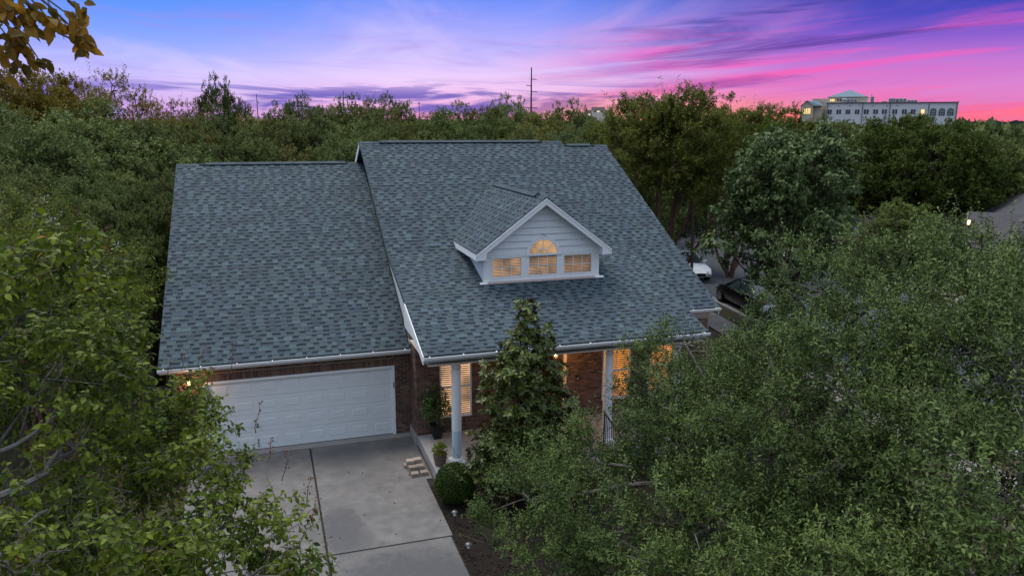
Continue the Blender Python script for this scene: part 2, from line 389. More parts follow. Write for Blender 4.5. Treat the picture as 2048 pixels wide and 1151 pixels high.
# ---- foliage
def unit(a): return a/np.maximum(np.linalg.norm(a, axis=-1, keepdims=True), 1e-9)
def leaf_object(name, pos, d, nrm, Ln, Wd, tint, mat, parent=None, fine=False, curl=.12, link=True):
    """every leaf a small folded blade; fine: six-sided blade with a midrib"""
    n = len(pos); d = unit(d); sdir = unit(np.cross(d, nrm)); nn = np.cross(sdir, d)
    Ln = np.broadcast_to(np.asarray(Ln, float), (n,))[:, None]; Wd = np.broadcast_to(np.asarray(Wd, float), (n,))[:, None]
    if not fine:
        V = np.stack([pos, pos+d*Ln*.5+sdir*Wd*.5+nn*Wd*.18, pos+d*Ln-nn*Ln*curl, pos+d*Ln*.5-sdir*Wd*.5+nn*Wd*.18], 1).reshape(-1, 3)
        b = (np.arange(n)*4)[:, None]
        F = np.concatenate([b+np.array([0, 1, 2]), b+np.array([0, 2, 3])], 1).reshape(-1, 3); per = 2; fs = 3
    else:
        m1 = pos+d*Ln*.42; m2 = pos+d*Ln*.72-nn*Ln*curl*.4
        V = np.stack([pos, pos+d*Ln*.3+sdir*Wd*.46+nn*Wd*.14, pos+d*Ln*.66+sdir*Wd*.40+nn*Wd*.10-nn*Ln*curl*.3, pos+d*Ln-nn*Ln*curl,
                      pos+d*Ln*.66-sdir*Wd*.40+nn*Wd*.10-nn*Ln*curl*.3, pos+d*Ln*.3-sdir*Wd*.46+nn*Wd*.14, m1, m2], 1).reshape(-1, 3)
        b = (np.arange(n)*8)[:, None]
        F = np.concatenate([b+np.array([0, 1, 6]), b+np.array([1, 2, 6]), b+np.array([6, 2, 7]), b+np.array([2, 3, 7]), b+np.array([7, 3, 4]), b+np.array([7, 4, 6]), b+np.array([6, 4, 5]), b+np.array([6, 5, 0])], 1).reshape(-1, 3); per = 8; fs = 3
    me = bpy.data.meshes.new(name); nf = len(F)
    me.vertices.add(len(V)); me.vertices.foreach_set('co', V.astype(np.float32).ravel())
    me.loops.add(nf*3); me.loops.foreach_set('vertex_index', F.astype(np.int32).ravel())
    me.polygons.add(nf); me.polygons.foreach_set('loop_start', (np.arange(nf)*3).astype(np.int32)); me.polygons.foreach_set('loop_total', np.full(nf, 3, np.int32))
    a = me.attributes.new('tint', 'FLOAT', 'FACE'); a.data.foreach_set('value', np.repeat(np.broadcast_to(tint, (n,)), per).astype(np.float32))
    me.materials.append(MATS[mat]); me.update(); me.validate()
    if not link: return me
    o = bpy.data.objects.new(name, me); C.objects.link(o)
    if parent: o.parent = parent
    return o

def twig_object(name, A, B, r, mat, parent):
    n = len(A); d = unit(B-A); a = unit(np.cross(d, np.array([.3, .5, .81]))); b = np.cross(d, a); V = []
    for w in (0, 2*PI/3, 4*PI/3):
        q = a*math.cos(w)+b*math.sin(w); V.append(A+q*r); V.append(B+q*r*.4)
    V = np.stack(V, 1).reshape(-1, 3); k = (np.arange(n)*6)[:, None]
    F = np.concatenate([k+np.array(q) for q in ((0, 2, 3, 1), (2, 4, 5, 3), (4, 0, 1, 5))], 1).reshape(-1, 4)
    me = bpy.data.meshes.new(name); nf = len(F)
    me.vertices.add(len(V)); me.vertices.foreach_set('co', V.astype(np.float32).ravel())
    me.loops.add(nf*4); me.loops.foreach_set('vertex_index', F.astype(np.int32).ravel())
    me.polygons.add(nf); me.polygons.foreach_set('loop_start', (np.arange(nf)*4).astype(np.int32)); me.polygons.foreach_set('loop_total', np.full(nf, 4, np.int32))
    t = me.attributes.new('tint', 'FLOAT_COLOR', 'FACE'); t.data.foreach_set('color', np.ones(nf*4, np.float32))
    me.materials.append(MATS[mat]); me.update()
    o = bpy.data.objects.new(name, me); C.objects.link(o); o.parent = parent; return o

def crown_points(rng, lobes, n, shell=.5, lump=.16, cull=.6, bottom=-.55, clusters=0, cr=.3):
    if clusters:          # leaves gather in clumps with gaps between them
        c, o = crown_points(rng, lobes, clusters, shell, lump, cull, bottom); i = rng.integers(0, clusters, n)
        d = unit(rng.normal(size=(n, 3))+o[i]*.5); sz = cr*(.6+.8*rng.random(clusters))[i][:, None]
        global LAST_CLUSTER
        LAST_CLUSTER = i
        return c[i]+d*sz*rng.random((n, 1))**.45*np.array([1, 1, .75]), unit(o[i]*.6+d*.8)
    lob = np.array(lobes, float); k = len(lob)
    if lob.shape[1] == 4: lob = np.concatenate([lob, lob[:, 3:4], lob[:, 3:4]], 1)
    w = (lob[:, 3]*lob[:, 4]+lob[:, 3]*lob[:, 5]); w /= w.sum(); P = []; O = []; got = 0
    while got < n:
        m = int((n-got)*1.8)+64
        i = rng.choice(k, m, p=w); d = unit(rng.normal(size=(m, 3)))
        d = d[(d[:, 2] > bottom) | (rng.random(m) < .25)] if True else d
        i = i[:len(d)]; c = lob[i, :3]; r = lob[i, 3:6]
        ph = i[:, None]*1.7
        bump = 1+lump*(np.sin(d[:, :1]*5+ph)+np.sin(d[:, 1:2]*6.3+ph*2.1)+np.sin(d[:, 2:]*5.7+ph*.7))/1.6
        q = 1-shell*rng.random((len(d), 1))**1.7
        p = c+d*r*q*bump
        keep = np.ones(len(d), bool)
        for j in range(k):
            e = (p-lob[j, :3])/lob[j, 3:6]; ins = (e*e).sum(1) < cull*cull; keep &= ~(ins & (i != j))
        P.append(p[keep]); O.append(unit(d/r)[keep]); got += keep.sum()
    return np.concatenate(P)[:n], np.concatenate(O)[:n]

def sprigs(rng, P, O, m, tl, up=.4, jit=.6, spread=1., droop=0., nup=.6):
    """m leaves along a short twig at every crown point; returns leaf arrays and twig ends"""
    n = len(P); t = unit(O*.8+np.array([0, 0, up])+rng.normal(size=(n, 3))*jit)
    l = tl*(.5+rng.random((n, 1))); e1 = unit(np.cross(t, np.array([.2, .35, .91]))); e2 = np.cross(t, e1)
    pos = []; dd = []; nn = []
    for j in range(m):
        f = (j+.6+rng.random((n, 1))*.5)/m; a = 2.4*j+rng.random((n, 1))*1.2
        q = e1*np.cos(a)+e2*np.sin(a)
        pos.append(P+t*l*f); dd.append(unit(t*.55+q*spread+np.array([0, 0, -droop])+rng.normal(size=(n, 3))*.2))
        nn.append(unit(np.array([0, 0, nup])+O*.35+t*.3+rng.normal(size=(n, 3))*.45))
    return np.concatenate(pos), np.concatenate(dd), np.concatenate(nn), P, P+t*l

def bend(a, b, k, rng, n=5):
    a = np.array(a, float); b = np.array(b, float); off = rng.normal(size=3)*k*np.linalg.norm(b-a); off2 = rng.normal(size=3)*k*.5*np.linalg.norm(b-a)
    return [a+(b-a)*t+off*math.sin(PI*t)+off2*math.sin(2*PI*t) for t in np.linspace(0, 1, n)]

def limbs(rng, base, fork, lobes, r0, sub=5, stems=None, wig=.08):
    """tapered trunk, a limb to every lobe and thinner boughs inside it"""
    m = MB(); base = np.array(base, float); fork = np.array(fork, float)
    if stems:
        for st in stems: m.tube(bend(st[0], st[1], wig, rng, 7), np.linspace(r0, r0*.5, 7), 8)
    else:
        m.tube([base-np.array([0, 0, .25])]+bend(base, fork, wig*.6, rng, 6), [r0*1.35, r0*1.12]+list(np.linspace(r0, r0*.72, 5)), 10)
    for L_ in lobes:
        c = np.array(L_[:3]); r = np.array(L_[3:6]) if len(L_) > 4 else np.array([L_[3]]*3)
        f = fork
        if stems: f = min((s[1] for s in stems), key=lambda q: np.linalg.norm(np.array(q)-c))
        rr = r0*.42*min(1.3, .5+r.mean()/2)
        m.tube(bend(f, c, wig, rng, 6), np.linspace(rr, rr*.4, 6), 6)
        for k in range(sub):
            d = unit(rng.normal(size=3)+np.array([0, 0, .4])); m.tube(bend(c, c+d*r*.9, .12, rng, 4), np.linspace(rr*.38, rr*.08, 4), 4, cap=False)
    return m

# ================================================================== the setting
g = MB(); g.face([(-1500, -300, -.02), (1800, -300, -.02), (1800, 2500, -.02), (-1500, 2500, -.02)])
struct(g.build('ground', 'ground_soil'))

def wallmb(): return MB()
# driveway: four poured slabs between dark joints, an apron strip at the garage
dw = MB().box(-5.45, .40, -13, -.02, -.1, .004).build('driveway', 'joint'); struct(dw)
def slab(x0, x1, y0, y1, name='slab', mat='driveway_concrete', z=.03):
    MB().box(x0, x1, y0, y1, -.05, z).build(name, mat, dw, bevel=.006)
slab(-5.43, .385, -.275, 0.03, 'apron', 'concrete', .034)
slab(-2.405, .235, -5.93, -.30); slab(-5.43, -2.45, -5.93, -.30)
slab(-2.405, .185, -12.9, -5.975); slab(-5.43, -2.45, -12.9, -5.975)
MB().box(.235, .40, -3.1, -.30, -.05, .029).build('slab', 'driveway_concrete', dw)
bed = MB()
rg = np.random.default_rng(3)
bed.face([(.22, -13, .006), (9.5, -13, .006), (9.5, -3.46, .006), (.22, -3.46, .006)])
struct(bed.build('mulch_bed', 'mulch'))
ch = MB()
for k in range(1500):
    x = rg.uniform(.22, 3.2); y = rg.uniform(-9, -3.5); a = rg.uniform(0, PI); l = rg.uniform(.015, .045)
    ch.obox((x, y, .012), (math.cos(a), math.sin(a), rg.uniform(-.3, .3)), (-math.sin(a), math.cos(a), 0), (0, 0, 1), l, l*.35, .006, rg.uniform(.5, 2.6))
tag(ch.build('bark_chips', 'mulch'), 'dark shredded bark chips strewn over the bed beside the driveway', 'mulch', kind='stuff')
lit = MB()
for k in range(1500):
    x = rg.uniform(-13, -5.5); y = rg.uniform(-9, 3); a = rg.uniform(0, PI); l = rg.uniform(.02, .05)
    lit.obox((x, y, .0), (math.cos(a), math.sin(a), rg.uniform(-.2, .2)), (-math.sin(a), math.cos(a), 0), (0, 0, 1), l, l*.5, .004, (rg.uniform(1, 2.4), rg.uniform(.8, 1.6), rg.uniform(.7, 1.2)))
tag(lit.build('leaf_litter', 'ground_soil'), 'dry brown leaf litter on the soil left of the driveway', 'leaf litter', kind='stuff')

fl = MB()
for k in range(70):
    x = rg.uniform(-5.2, .2); y = rg.uniform(-9, -.2); a = rg.uniform(0, PI); l = rg.uniform(.012, .03)
    if rg.random() < .45: x = -2.43+rg.normal()*.05
    fl.obox((x, y, .036), (math.cos(a), math.sin(a), rg.uniform(-.3, .3)), (-math.sin(a), math.cos(a), 0), (0, 0, 1), l, l*.5, .002, (rg.uniform(1, 2.6), rg.uniform(.8, 1.7), rg.uniform(.6, 1.1)))
tag(fl.build('fallen_leaves', 'ground_soil'), 'few dry leaves scattered on the concrete driveway', 'fallen leaves', kind='stuff')

# street on the right, running away along its own direction
RD = math.radians(7.5); rd = np.array([math.sin(RD), math.cos(RD)]); rn = np.array([math.cos(RD), -math.sin(RD)]); RO = np.array([17.75, 8.5])
def road_pt(a, b, z=0.): q = RO+rn*a+rd*b; return (q[0], q[1], z)
def strip(name, mat, a0, a1, z, b0=-60, b1=160, th=0.):
    m = MB()
    if th: m.obox(road_pt((a0+a1)/2, (b0+b1)/2, z-th/2), (*rn, 0), (*rd, 0), (0, 0, 1), (a1-a0)/2, (b1-b0)/2, th/2)
    else: m.face([road_pt(a0, b0, z), road_pt(a1, b0, z), road_pt(a1, b1, z), road_pt(a0, b1, z)])
    return struct(m.build(name, mat))
strip('road', 'asphalt', 0, 11.0, -.010)
strip('kerb', 'kerb', -.16, 0.0, .11, th=.25); strip('kerb', 'kerb', 11.0, 11.16, .11, th=.25)
strip('gutter_pan', 'kerb', 0.01, .42, -.004); strip('gutter_pan', 'kerb', 10.58, 10.99, -.004)
strip('verge', 'ground_soil', -1.1, -.17, .02)
strip('sidewalk', 'walk', -2.4, -1.1, .03); strip('sidewalk', 'walk', 11.9, 13.3, .03)

# ================================================================== the house
house = thing('brick_house', 'brown brick house with blue-grey shingle roofs, white gable dormer and two car garage', 'house')
XE0, XE1 = .195, 7.99
GE, GR = (-.284, 2.649), (8.705, 7.314)
ME, MBk, MR = (-3.33, 3.313), (1.759, 4.938), (7.774, 8.085)
RE, RR_ = (-.844, 3.287), (7.774, 7.933)
def main_z(y):
    if y < MBk[0]: return ME[1]+(y-ME[0])*(MBk[1]-ME[1])/(MBk[0]-ME[0])
    if y < MR[0]: return MBk[1]+(y-MBk[0])*(MR[1]-MBk[1])/(MR[0]-MBk[0])
    return MR[1]-(y-MR[0])*.523

def deck(name, x0, x1, top, th=.14, mat='shingle'):
    poly = list(top)+[(y, z-th) for y, z in top[::-1]]
    return MB().prism(poly, 0, x0, x1, .75).build(name, mat, house)
roof_g = deck('roof', -6.046, .40, [GE, GR, (17.0, 3.0)]); roof_g['label'] = 'wide lower roof slope over the garage'
roof_m = deck('roof', XE0, XE1, [ME, MBk, MR, (16.8, MR[1]-9.026*.523)]); roof_m['label'] = 'tall main roof that flattens over the porch'
roof_r = deck('roof', XE1-.3, 9.913, [RE, RR_, (16.5, 7.933-8.726*.523)]); roof_r['label'] = 'narrow roof slope stepped down at the right end'

EXPO = .167
TW = [.125, .155, .185, .225]
def tab_mesh(w):
    m = MB(); h = EXPO+.012; a, b = .013, .006
    m.face([(0, 0, a), (w, 0, a), (w, h, b), (0, h, b)])
    m.face([(0, 0, 0), (w, 0, 0), (w, 0, a), (0, 0, a)], .55)
    m.face([(0, h, 0), (0, 0, 0), (0, 0, a), (0, h, b)], .7); m.face([(w, 0, 0), (w, h, 0), (w, h, b), (w, 0, a)], .7)
    return m.mesh('shingle', 'shingle')
TABM = [tab_mesh(w) for w in TW]
ALLTABS = []; FIELD = {}
PAL = [(1.42, 1.46, 1.42), (1.20, 1.25, 1.24), (1.10, 1.12, 1.12), (1.04, 1.06, 1.08), (1.06, 1.08, 1.10), (.92, .92, .97), (.82, .82, .88), (1.28, 1.34, 1.33), (1.1, 1.14, 1.14)]
def shingle_plane(roof, O, U, S, ulen, slen, ok=None, seed=0, start=None):
    r = random.Random(seed); O, U, S = Vector(O), Vector(U).normalized(), Vector(S).normalized(); Nn = U.cross(S)
    mb = FIELD.setdefault(roof.name, (roof, MB()))[1]
    n = int(slen/EXPO)+1
    for i in range(n):
        s0 = i*EXPO; s1 = min((i+1)*EXPO+.004, slen)
        if s1-s0 < .03: continue
        u = -r.uniform(0, .25); tabn = r.random() < .5; patch = r.uniform(.93, 1.07)
        while u < ulen:
            k = r.choice((0, 1, 1, 2, 2, 3)); w = TW[k]
            if not tabn: w = r.choice((.11, .13, .15, .15, .17, .20))
            a, b = max(u, 0), min(u+w, ulen); um = (a+b)/2
            c = r.choice(PAL) if tabn else r.choice(((1.0, 1.0, 1.0), (.92, .93, .97), (.84, .85, .92), (1.06, 1.08, 1.08)))
            c = tuple(x*patch*r.uniform(.95, 1.05) for x in c)
            if b-a > .02 and (ok is None or ok(um, s0+EXPO/2)):
                if tabn and a == u and b == u+w and s1 == (i+1)*EXPO+.004:
                    ALLTABS.append((roof, k, O+U*a+S*s0, U, S, Nn, c, mb))
                else:
                    P = lambda uu, ss, h: tuple(O+U*uu+S*ss+Nn*h)
                    if tabn:
                        mb.face([P(a, s0, .012), P(b, s0, .012), P(b, s1, .006), P(a, s1, .006)], c); mb.face([P(a, s0, 0), P(b, s0, 0), P(b, s0, .012), P(a, s0, .012)], .5)
                    else:
                        sm = s0+(s1-s0)*.62; h0 = .0055
                        mb.face([P(a, s0, h0), P(b, s0, h0), P(b, sm, .004), P(a, sm, .004)], c)
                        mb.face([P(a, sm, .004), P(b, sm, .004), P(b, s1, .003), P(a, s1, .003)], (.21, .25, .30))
                        mb.face([P(a, s0, -.002), P(b, s0, -.002), P(b, s0, h0), P(a, s0, h0)], .5)
            u += w; tabn = not tabn if r.random() < .9 else tabn
def slope(a, b): return (0, b[0]-a[0], b[1]-a[1]), math.hypot(b[0]-a[0], b[1]-a[1])
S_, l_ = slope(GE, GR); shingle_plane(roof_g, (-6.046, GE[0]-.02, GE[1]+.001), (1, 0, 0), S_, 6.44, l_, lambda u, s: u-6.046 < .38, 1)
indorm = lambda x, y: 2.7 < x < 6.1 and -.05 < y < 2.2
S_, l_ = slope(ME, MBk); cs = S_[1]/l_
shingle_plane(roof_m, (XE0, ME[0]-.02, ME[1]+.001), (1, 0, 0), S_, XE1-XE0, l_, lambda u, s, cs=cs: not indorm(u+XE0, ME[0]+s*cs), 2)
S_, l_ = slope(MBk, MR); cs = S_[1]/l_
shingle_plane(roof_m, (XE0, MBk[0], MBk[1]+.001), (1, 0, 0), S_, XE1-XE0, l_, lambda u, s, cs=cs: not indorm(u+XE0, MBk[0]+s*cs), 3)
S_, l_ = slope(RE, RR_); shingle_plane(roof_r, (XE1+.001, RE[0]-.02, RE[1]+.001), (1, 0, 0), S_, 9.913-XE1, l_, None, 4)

# ---- dormer
DX0, DX1, DXM, DY, DPK, DSL = 2.59, 6.17, 4.36, -.138, 6.74, .74
DE0, DE1 = 2.30, 6.42
DEZ = DPK-DSL*(DXM-DE0)
dorm = MB().prism([(DE0, DEZ), (DXM, DPK), (DE1, DEZ), (DE1-.02, DEZ-.09), (DXM, DPK-.12), (DE0+.02, DEZ-.09)], 1, -.43, 5.4, .75).build('dormer_roof', 'shingle', house)
dl = math.hypot(DXM-DE0, DPK-DEZ)
shingle_plane(dorm, (DE0, 5.4, DEZ+.001), (0, -1, 0), (DXM-DE0, 0, DPK-DEZ), 5.84, dl, lambda u, s: DEZ+s/dl*(DPK-DEZ) > main_z(5.4-u)-.08, 5)
shingle_plane(dorm, (DE1, -.44, DEZ+.001), (0, 1, 0), (DXM-DE1, 0, DPK-DEZ), 5.84, dl, lambda u, s: DEZ+s/dl*(DPK-DEZ) > main_z(-.44+u)-.08, 6)

cam_d = lambda t: (Vector(CAM)-t[2]).length-4*max(0, -t[5].y)
def finish_shingles():
    T = sorted(ALLTABS, key=cam_d)
    def in_view(t):
        d = np.array(t[2])-CAM; z = d@FW; u = 1024+FPX*(d@RT)/z; v = 575.5-FPX*(d@UP)/z
        return 320 < u < 1290 and not (960 < u < 1130 and v > 600) and t[5].y < -.1
    big = [t for t in T if in_view(t)][:300]; ids = set(map(id, big))
    for t in T:
        roof, k, o, U, S, Nn, c, mb = t
        if id(t) in ids:
            ob = bpy.data.objects.new('shingle', TABM[k]); C.objects.link(ob); ob.parent = roof
            mw = Matrix.Identity(4)
            for i in range(3): mw[i][0], mw[i][1], mw[i][2], mw[i][3] = U[i], S[i], Nn[i], o[i]
            ob.matrix_local = mw; ob.color = c+(1,)
        else:
            w = TW[k]; h = EXPO+.012; P = lambda a, b, d: tuple(o+U*a+S*b+Nn*d)
            mb.face([P(0, 0, .013), P(w, 0, .013), P(w, h, .006), P(0, h, .006)], c)
            d5 = tuple(x*.55 for x in c); d7 = tuple(x*.7 for x in c)
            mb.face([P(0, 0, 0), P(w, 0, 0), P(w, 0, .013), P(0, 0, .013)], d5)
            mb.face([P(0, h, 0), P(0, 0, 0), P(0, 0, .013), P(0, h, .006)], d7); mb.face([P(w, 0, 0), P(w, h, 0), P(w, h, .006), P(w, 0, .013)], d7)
    for roof, mb in FIELD.values():
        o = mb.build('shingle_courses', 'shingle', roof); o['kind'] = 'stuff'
finish_shingles()

# ridge caps and ridge vents
def ridge(roof, a, b, slope_k, axis=0, vent=(.35, .25), seed=1):
    """cap shingles laid over a ridge from a to b (points), one object each; a raised vent under most of them"""
    r = random.Random(seed); a, b = Vector(a), Vector(b); L_ = (b-a).length; U = (b-a).normalized(); n = int(L_/.24)
    side = Vector((0, 0, 1)).cross(U).normalized(); q = 1/math.hypot(1, slope_k); dn = Vector((0, 0, -slope_k*q))
    w = .15; m = MB(); l = L_/n+.03
    P = lambda t, e, h: tuple(Vector((1, 0, 0))*t+Vector((0, 1, 0))*(e*w*q)+Vector((0, 0, -slope_k*q*w*abs(e)+h)))
    for e in (-1, 1):
        fs = [P(0, 0, .014), P(l, 0, .008), P(l, e, .008), P(0, e, .014)]; m.face(fs if e < 0 else fs[::-1])
        m.face([P(0, e, .014), P(l, e, .008), P(l, e, -.012), P(0, e, -.012)], .45); m.face([P(0, 0, .014), P(0, e, .014), P(0, e, -.004), P(0, 0, -.004)], .5)
    me = m.mesh('ridge_cap', 'shingle'); rz = math.atan2(U.y, U.x)
    for k in range(n):
        t = k*L_/n; lift = .055 if vent[0] < t and t+L_/n < L_-vent[1] else .012
        o = bpy.data.objects.new('ridge_cap', me); C.objects.link(o); o.parent = roof
        o.location = a+U*t+Vector((0, 0, lift)); o.rotation_euler = (0, 0, rz); c = r.uniform(.9, 1.25); o.color = (c, c, c*1.02, 1)
    v = MB(); i0 = a+U*vent[0]; i1 = b-U*vent[1]; ll = (i1-i0).length
    for e in (-1, 1):
        sd = side*e*.125*q; d0 = Vector((0, 0, -.125*slope_k*q))
        A, B = i0+sd+d0, i1+sd+d0
        v.face([tuple(A), tuple(B), tuple(B+Vector((0, 0, .06))), tuple(A+Vector((0, 0, .06)))], .12)
    v.face([tuple(i0+side*.12+Vector((0, 0, -.05))), tuple(i0-side*.12+Vector((0, 0, -.05))), tuple(i0+Vector((0, 0, .05)))], .3)
    v.face([tuple(i1+side*.12+Vector((0, 0, -.05))), tuple(i1-side*.12+Vector((0, 0, -.05))), tuple(i1+Vector((0, 0, .05)))], .3)
    v.build('ridge_vent', 'shingle', roof)
ridge(roof_g, (-6.046, GR[0], GR[1]), (.2, GR[0], GR[1]), .519, vent=(.75, .35), seed=1)
ridge(roof_m, (XE0, MR[0], MR[1]), (XE1, MR[0], MR[1]), .523, vent=(.7, .8), seed=2)
ridge(roof_r, (XE1, RR_[0], RR_[1]), (9.913, RR_[0], RR_[1]), .523, vent=(.1, .55), seed=3)
ridge(dorm, (DXM, -.44, DPK), (DXM, 5.2, DPK), .74, vent=(.55, .6), seed=4)

# ---- white rake boards, fascia, soffits, gutters
def rake(name, x0, x1, pts, dtop, dbot, mat='white_paint'):
    poly = [(y, z-dtop) for y, z in pts]+[(y, z-dbot) for y, z in pts[::-1]]
    return MB().prism(poly, 0, x0, x1).build(name, mat, house)
rake('rake_board', XE0-.028, XE0-.001, [ME, (-.9, main_z(-.9))], .02, .22)
rake('rake_board', XE0-.028, XE0-.001, [MR, (16.8, 3.36)], .03, .24)
rake('rake_edge', XE0-.012, XE0-.001, [(-.899, main_z(-.899)), MBk, MR], .002, .07, 'shingle')
rake('rake_edge', -6.046-.012, -6.047, [GE, GR, (17, 3.0)], .002, .07, 'shingle')
rake('rake_board', 9.914, 9.945, [RE, RR_, (16.5, 3.37)], .03, .22)
rake('rake_board', XE1+.001, XE1+.022, [ME, MBk, MR], .005, .16, 'shingle')
def gutter(x0, x1, e, name='gutter'):
    y, z = e; m = MB()
    prof = [(y+.015, z-.02), (y+.015, z-.112), (y-.075, z-.112), (y-.105, z-.075), (y-.105, z-.043), (y-.118, z-.035), (y-.118, z-.018), (y-.096, z-.018), (y-.094, z-.075), (y-.07, z-.100), (y+.003, z-.100), (y+.003, z-.02)]
    m.prism(prof, 0, x0, x1); o = m.build(name, 'gutter_white', house)
    h = MB().box(-.012, .012, -.128, .004, -.012, .004).mesh('hanger', 'gutter_white')
    n = int((x1-x0)/.82)
    for k in range(n+1):
        q = bpy.data.objects.new('hanger', h); C.objects.link(q); q.parent = o; q.location = (x0+.15+k*(x1-x0-.3)/n, y, z-.014)
    return o
gutter(-6.07, .41, GE); gutter(XE0-.02, XE1+.02, ME); gutter(XE1+.05, 9.95, RE)
MB().box(XE0, XE1, ME[0]+.016, ME[0]+.04, 3.14, 3.27).build('fascia', 'white_paint', house)
MB().box(-6.04, .40, GE[0]+.016, GE[0]+.04, 2.485, 2.61).build('fascia', 'white_paint', house)
MB().box(-6.03, .43, GE[0]+.03, .02, 2.47, 2.49).build('soffit', 'trim_warm', house)
MB().box(.30, 7.9, -3.30, -.90, 3.03, 3.05).build('porch_ceiling', 'trim_warm', house)
MB().box(.62, 7.8, -3.02, -2.74, 2.95, 3.028).build('porch_beam', 'white_paint', house)

# ---- brick walls
BRK = []; 
def brick_mesh(l, h=.0575, d=.012, e=.004):
    m = MB(); m.face([(e, e, d), (l-e, e, d), (l-e, h-e, d), (e, h-e, d)])
    for a, b in (((0, 0), (l, 0)), ((l, 0), (l, h)), ((l, h), (0, h)), ((0, h), (0, 0))):
        ia = (min(max(a[0], e), l-e), min(max(a[1], e), h-e)); ib = (min(max(b[0], e), l-e), min(max(b[1], e), h-e))
        m.face([(*a, 0), (*b, 0), (*ib, d), (*ia, d)], .9)
    return m.mesh('brick', 'brick')
BM = brick_mesh(.194); BMH = brick_mesh(.094); BMV = brick_mesh(.0575, .194)
WALLF = {}
def panel(name, O, U, N_, u0, u1, v0, v1, holes, th=.12, mat='mortar'):
    """wall made of blocks round its openings; O origin, U along, N_ outward"""
    us = sorted({u0, u1, *[min(max(h[k], u0), u1) for h in holes for k in (0, 1)]}); vs = sorted({v0, v1, *[min(max(h[k], v0), v1) for h in holes for k in (2, 3)]})
    m = MB(); O, U, N_ = Vector(O), Vector(U), Vector(N_)
    for a, b in zip(us, us[1:]):
        run = None
        for c, d in list(zip(vs, vs[1:]))+[(None, None)]:
            hit = c is None or any(h[0] <= (a+b)/2 <= h[1] and h[2] <= (c+d)/2 <= h[3] for h in holes)
            if not hit: run = (run[0], d) if run else (c, d)
            elif run:
                m.obox(O+U*((a+b)/2)+Vector((0, 0, (run[0]+run[1])/2))-N_*(th/2), U, N_, (0, 0, 1), (b-a)/2, th/2, (run[1]-run[0])/2); run = None
    return m.build(name, mat, house)
def bricks(wall, O, U, N_, u0, u1, v0, v1, holes, seed=0, soldier=None, rowlock=()):
    r = random.Random(seed); O, U, N_ = Vector(O), Vector(U), Vector(N_); Z = Vector((0, 0, 1))
    def put(u, v, mode, w=None):
        c = r.choice(((1, 1, 1), (1.1, 1.05, 1), (.85, .82, .8), (.7, .68, .7), (1.2, 1.12, 1.05), (.95, .85, .8), (.6, .55, .55), (1.3, 1.35, 1.35))); k = r.uniform(.85, 1.12); c = tuple(x*k for x in c)
        BRK.append((wall, mode, O+U*u+Z*v, U, N_, c, w))
    row = 0; v = v0+.006
    while v+.057 < v1:
        us = [(u0, u1)]
        for h in holes:
            if h[2]-.03 < v+.03 < h[3]+.03:
                us = [q for (a, b) in us for q in ((a, min(b, h[0])), (max(a, h[1]), b)) if q[1]-q[0] > .03]
        for a, b in us:
            u = u0-(.1 if row % 2 else 0)
            while u < b:
                s, e = max(u+.005, a), min(u+.199, b)
                if e-s > .03: put(s, v, 'f' if e-s > .193 else 'c', e-s)
                u += .204
        row += 1; v += .0675
    if soldier:
        u = soldier[0]
        while u < soldier[1]-.06: put(u, soldier[2], 'v'); u += .0675
    for (a, b, vv) in rowlock:
        u = a
        while u < b-.05: put(u, vv, 'v'); u += .0675
def finish_bricks():
    def vis(t):
        d = np.array(t[2])-CAM; z = d@FW; u = 1024+FPX*(d@RT)/z; v = 575.5-FPX*(d@UP)/z
        return t[1] in 'fv' and ((440 < u < 960 and 690 < v < 870) or (1125 < u < 1290 and 690 < v < 830))
    S = sorted([t for t in BRK if vis(t)], key=lambda t: (Vector(CAM)-t[2]).length-2*(t[5][1] > .8)); ids = set(map(id, S[:300])); fl = {}
    for t in BRK:
        wall, mode, o, U, N_, c, w = t
        if id(t) in ids:
            ob = bpy.data.objects.new('brick', BM if mode == 'f' else BMV); C.objects.link(ob); ob.parent = wall; mw = Matrix.Identity(4)
            for i in range(3): mw[i][0], mw[i][1], mw[i][2], mw[i][3] = U[i], (0, 0, 1)[i], N_[i], o[i]
            ob.matrix_local = mw; ob.color = c+(1,)
        else:
            mb = fl.setdefault(wall.name, (wall, MB()))[1]; l, h = (.0575, .194) if mode == 'v' else (w, .0575); d = .012; e = .004
            P = lambda a, b, k: tuple(o+U*a+Vector((0, 0, b))+N_*k)
            mb.face([P(e, e, d), P(l-e, e, d), P(l-e, h-e, d), P(e, h-e, d)], c)
            c9 = tuple(x*.9 for x in c)
            mb.face([P(0, 0, 0), P(l, 0, 0), P(l-e, e, d), P(e, e, d)], c9); mb.face([P(l, 0, 0), P(l, h, 0), P(l-e, h-e, d), P(l-e, e, d)], c9)
            mb.face([P(l, h, 0), P(0, h, 0), P(e, h-e, d), P(l-e, h-e, d)], c9); mb.face([P(0, h, 0), P(0, 0, 0), P(e, e, d), P(e, h-e, d)], c9)
    for wall, mb in fl.values():
        o = mb.build('brickwork', 'brick', wall); o['kind'] = 'stuff'

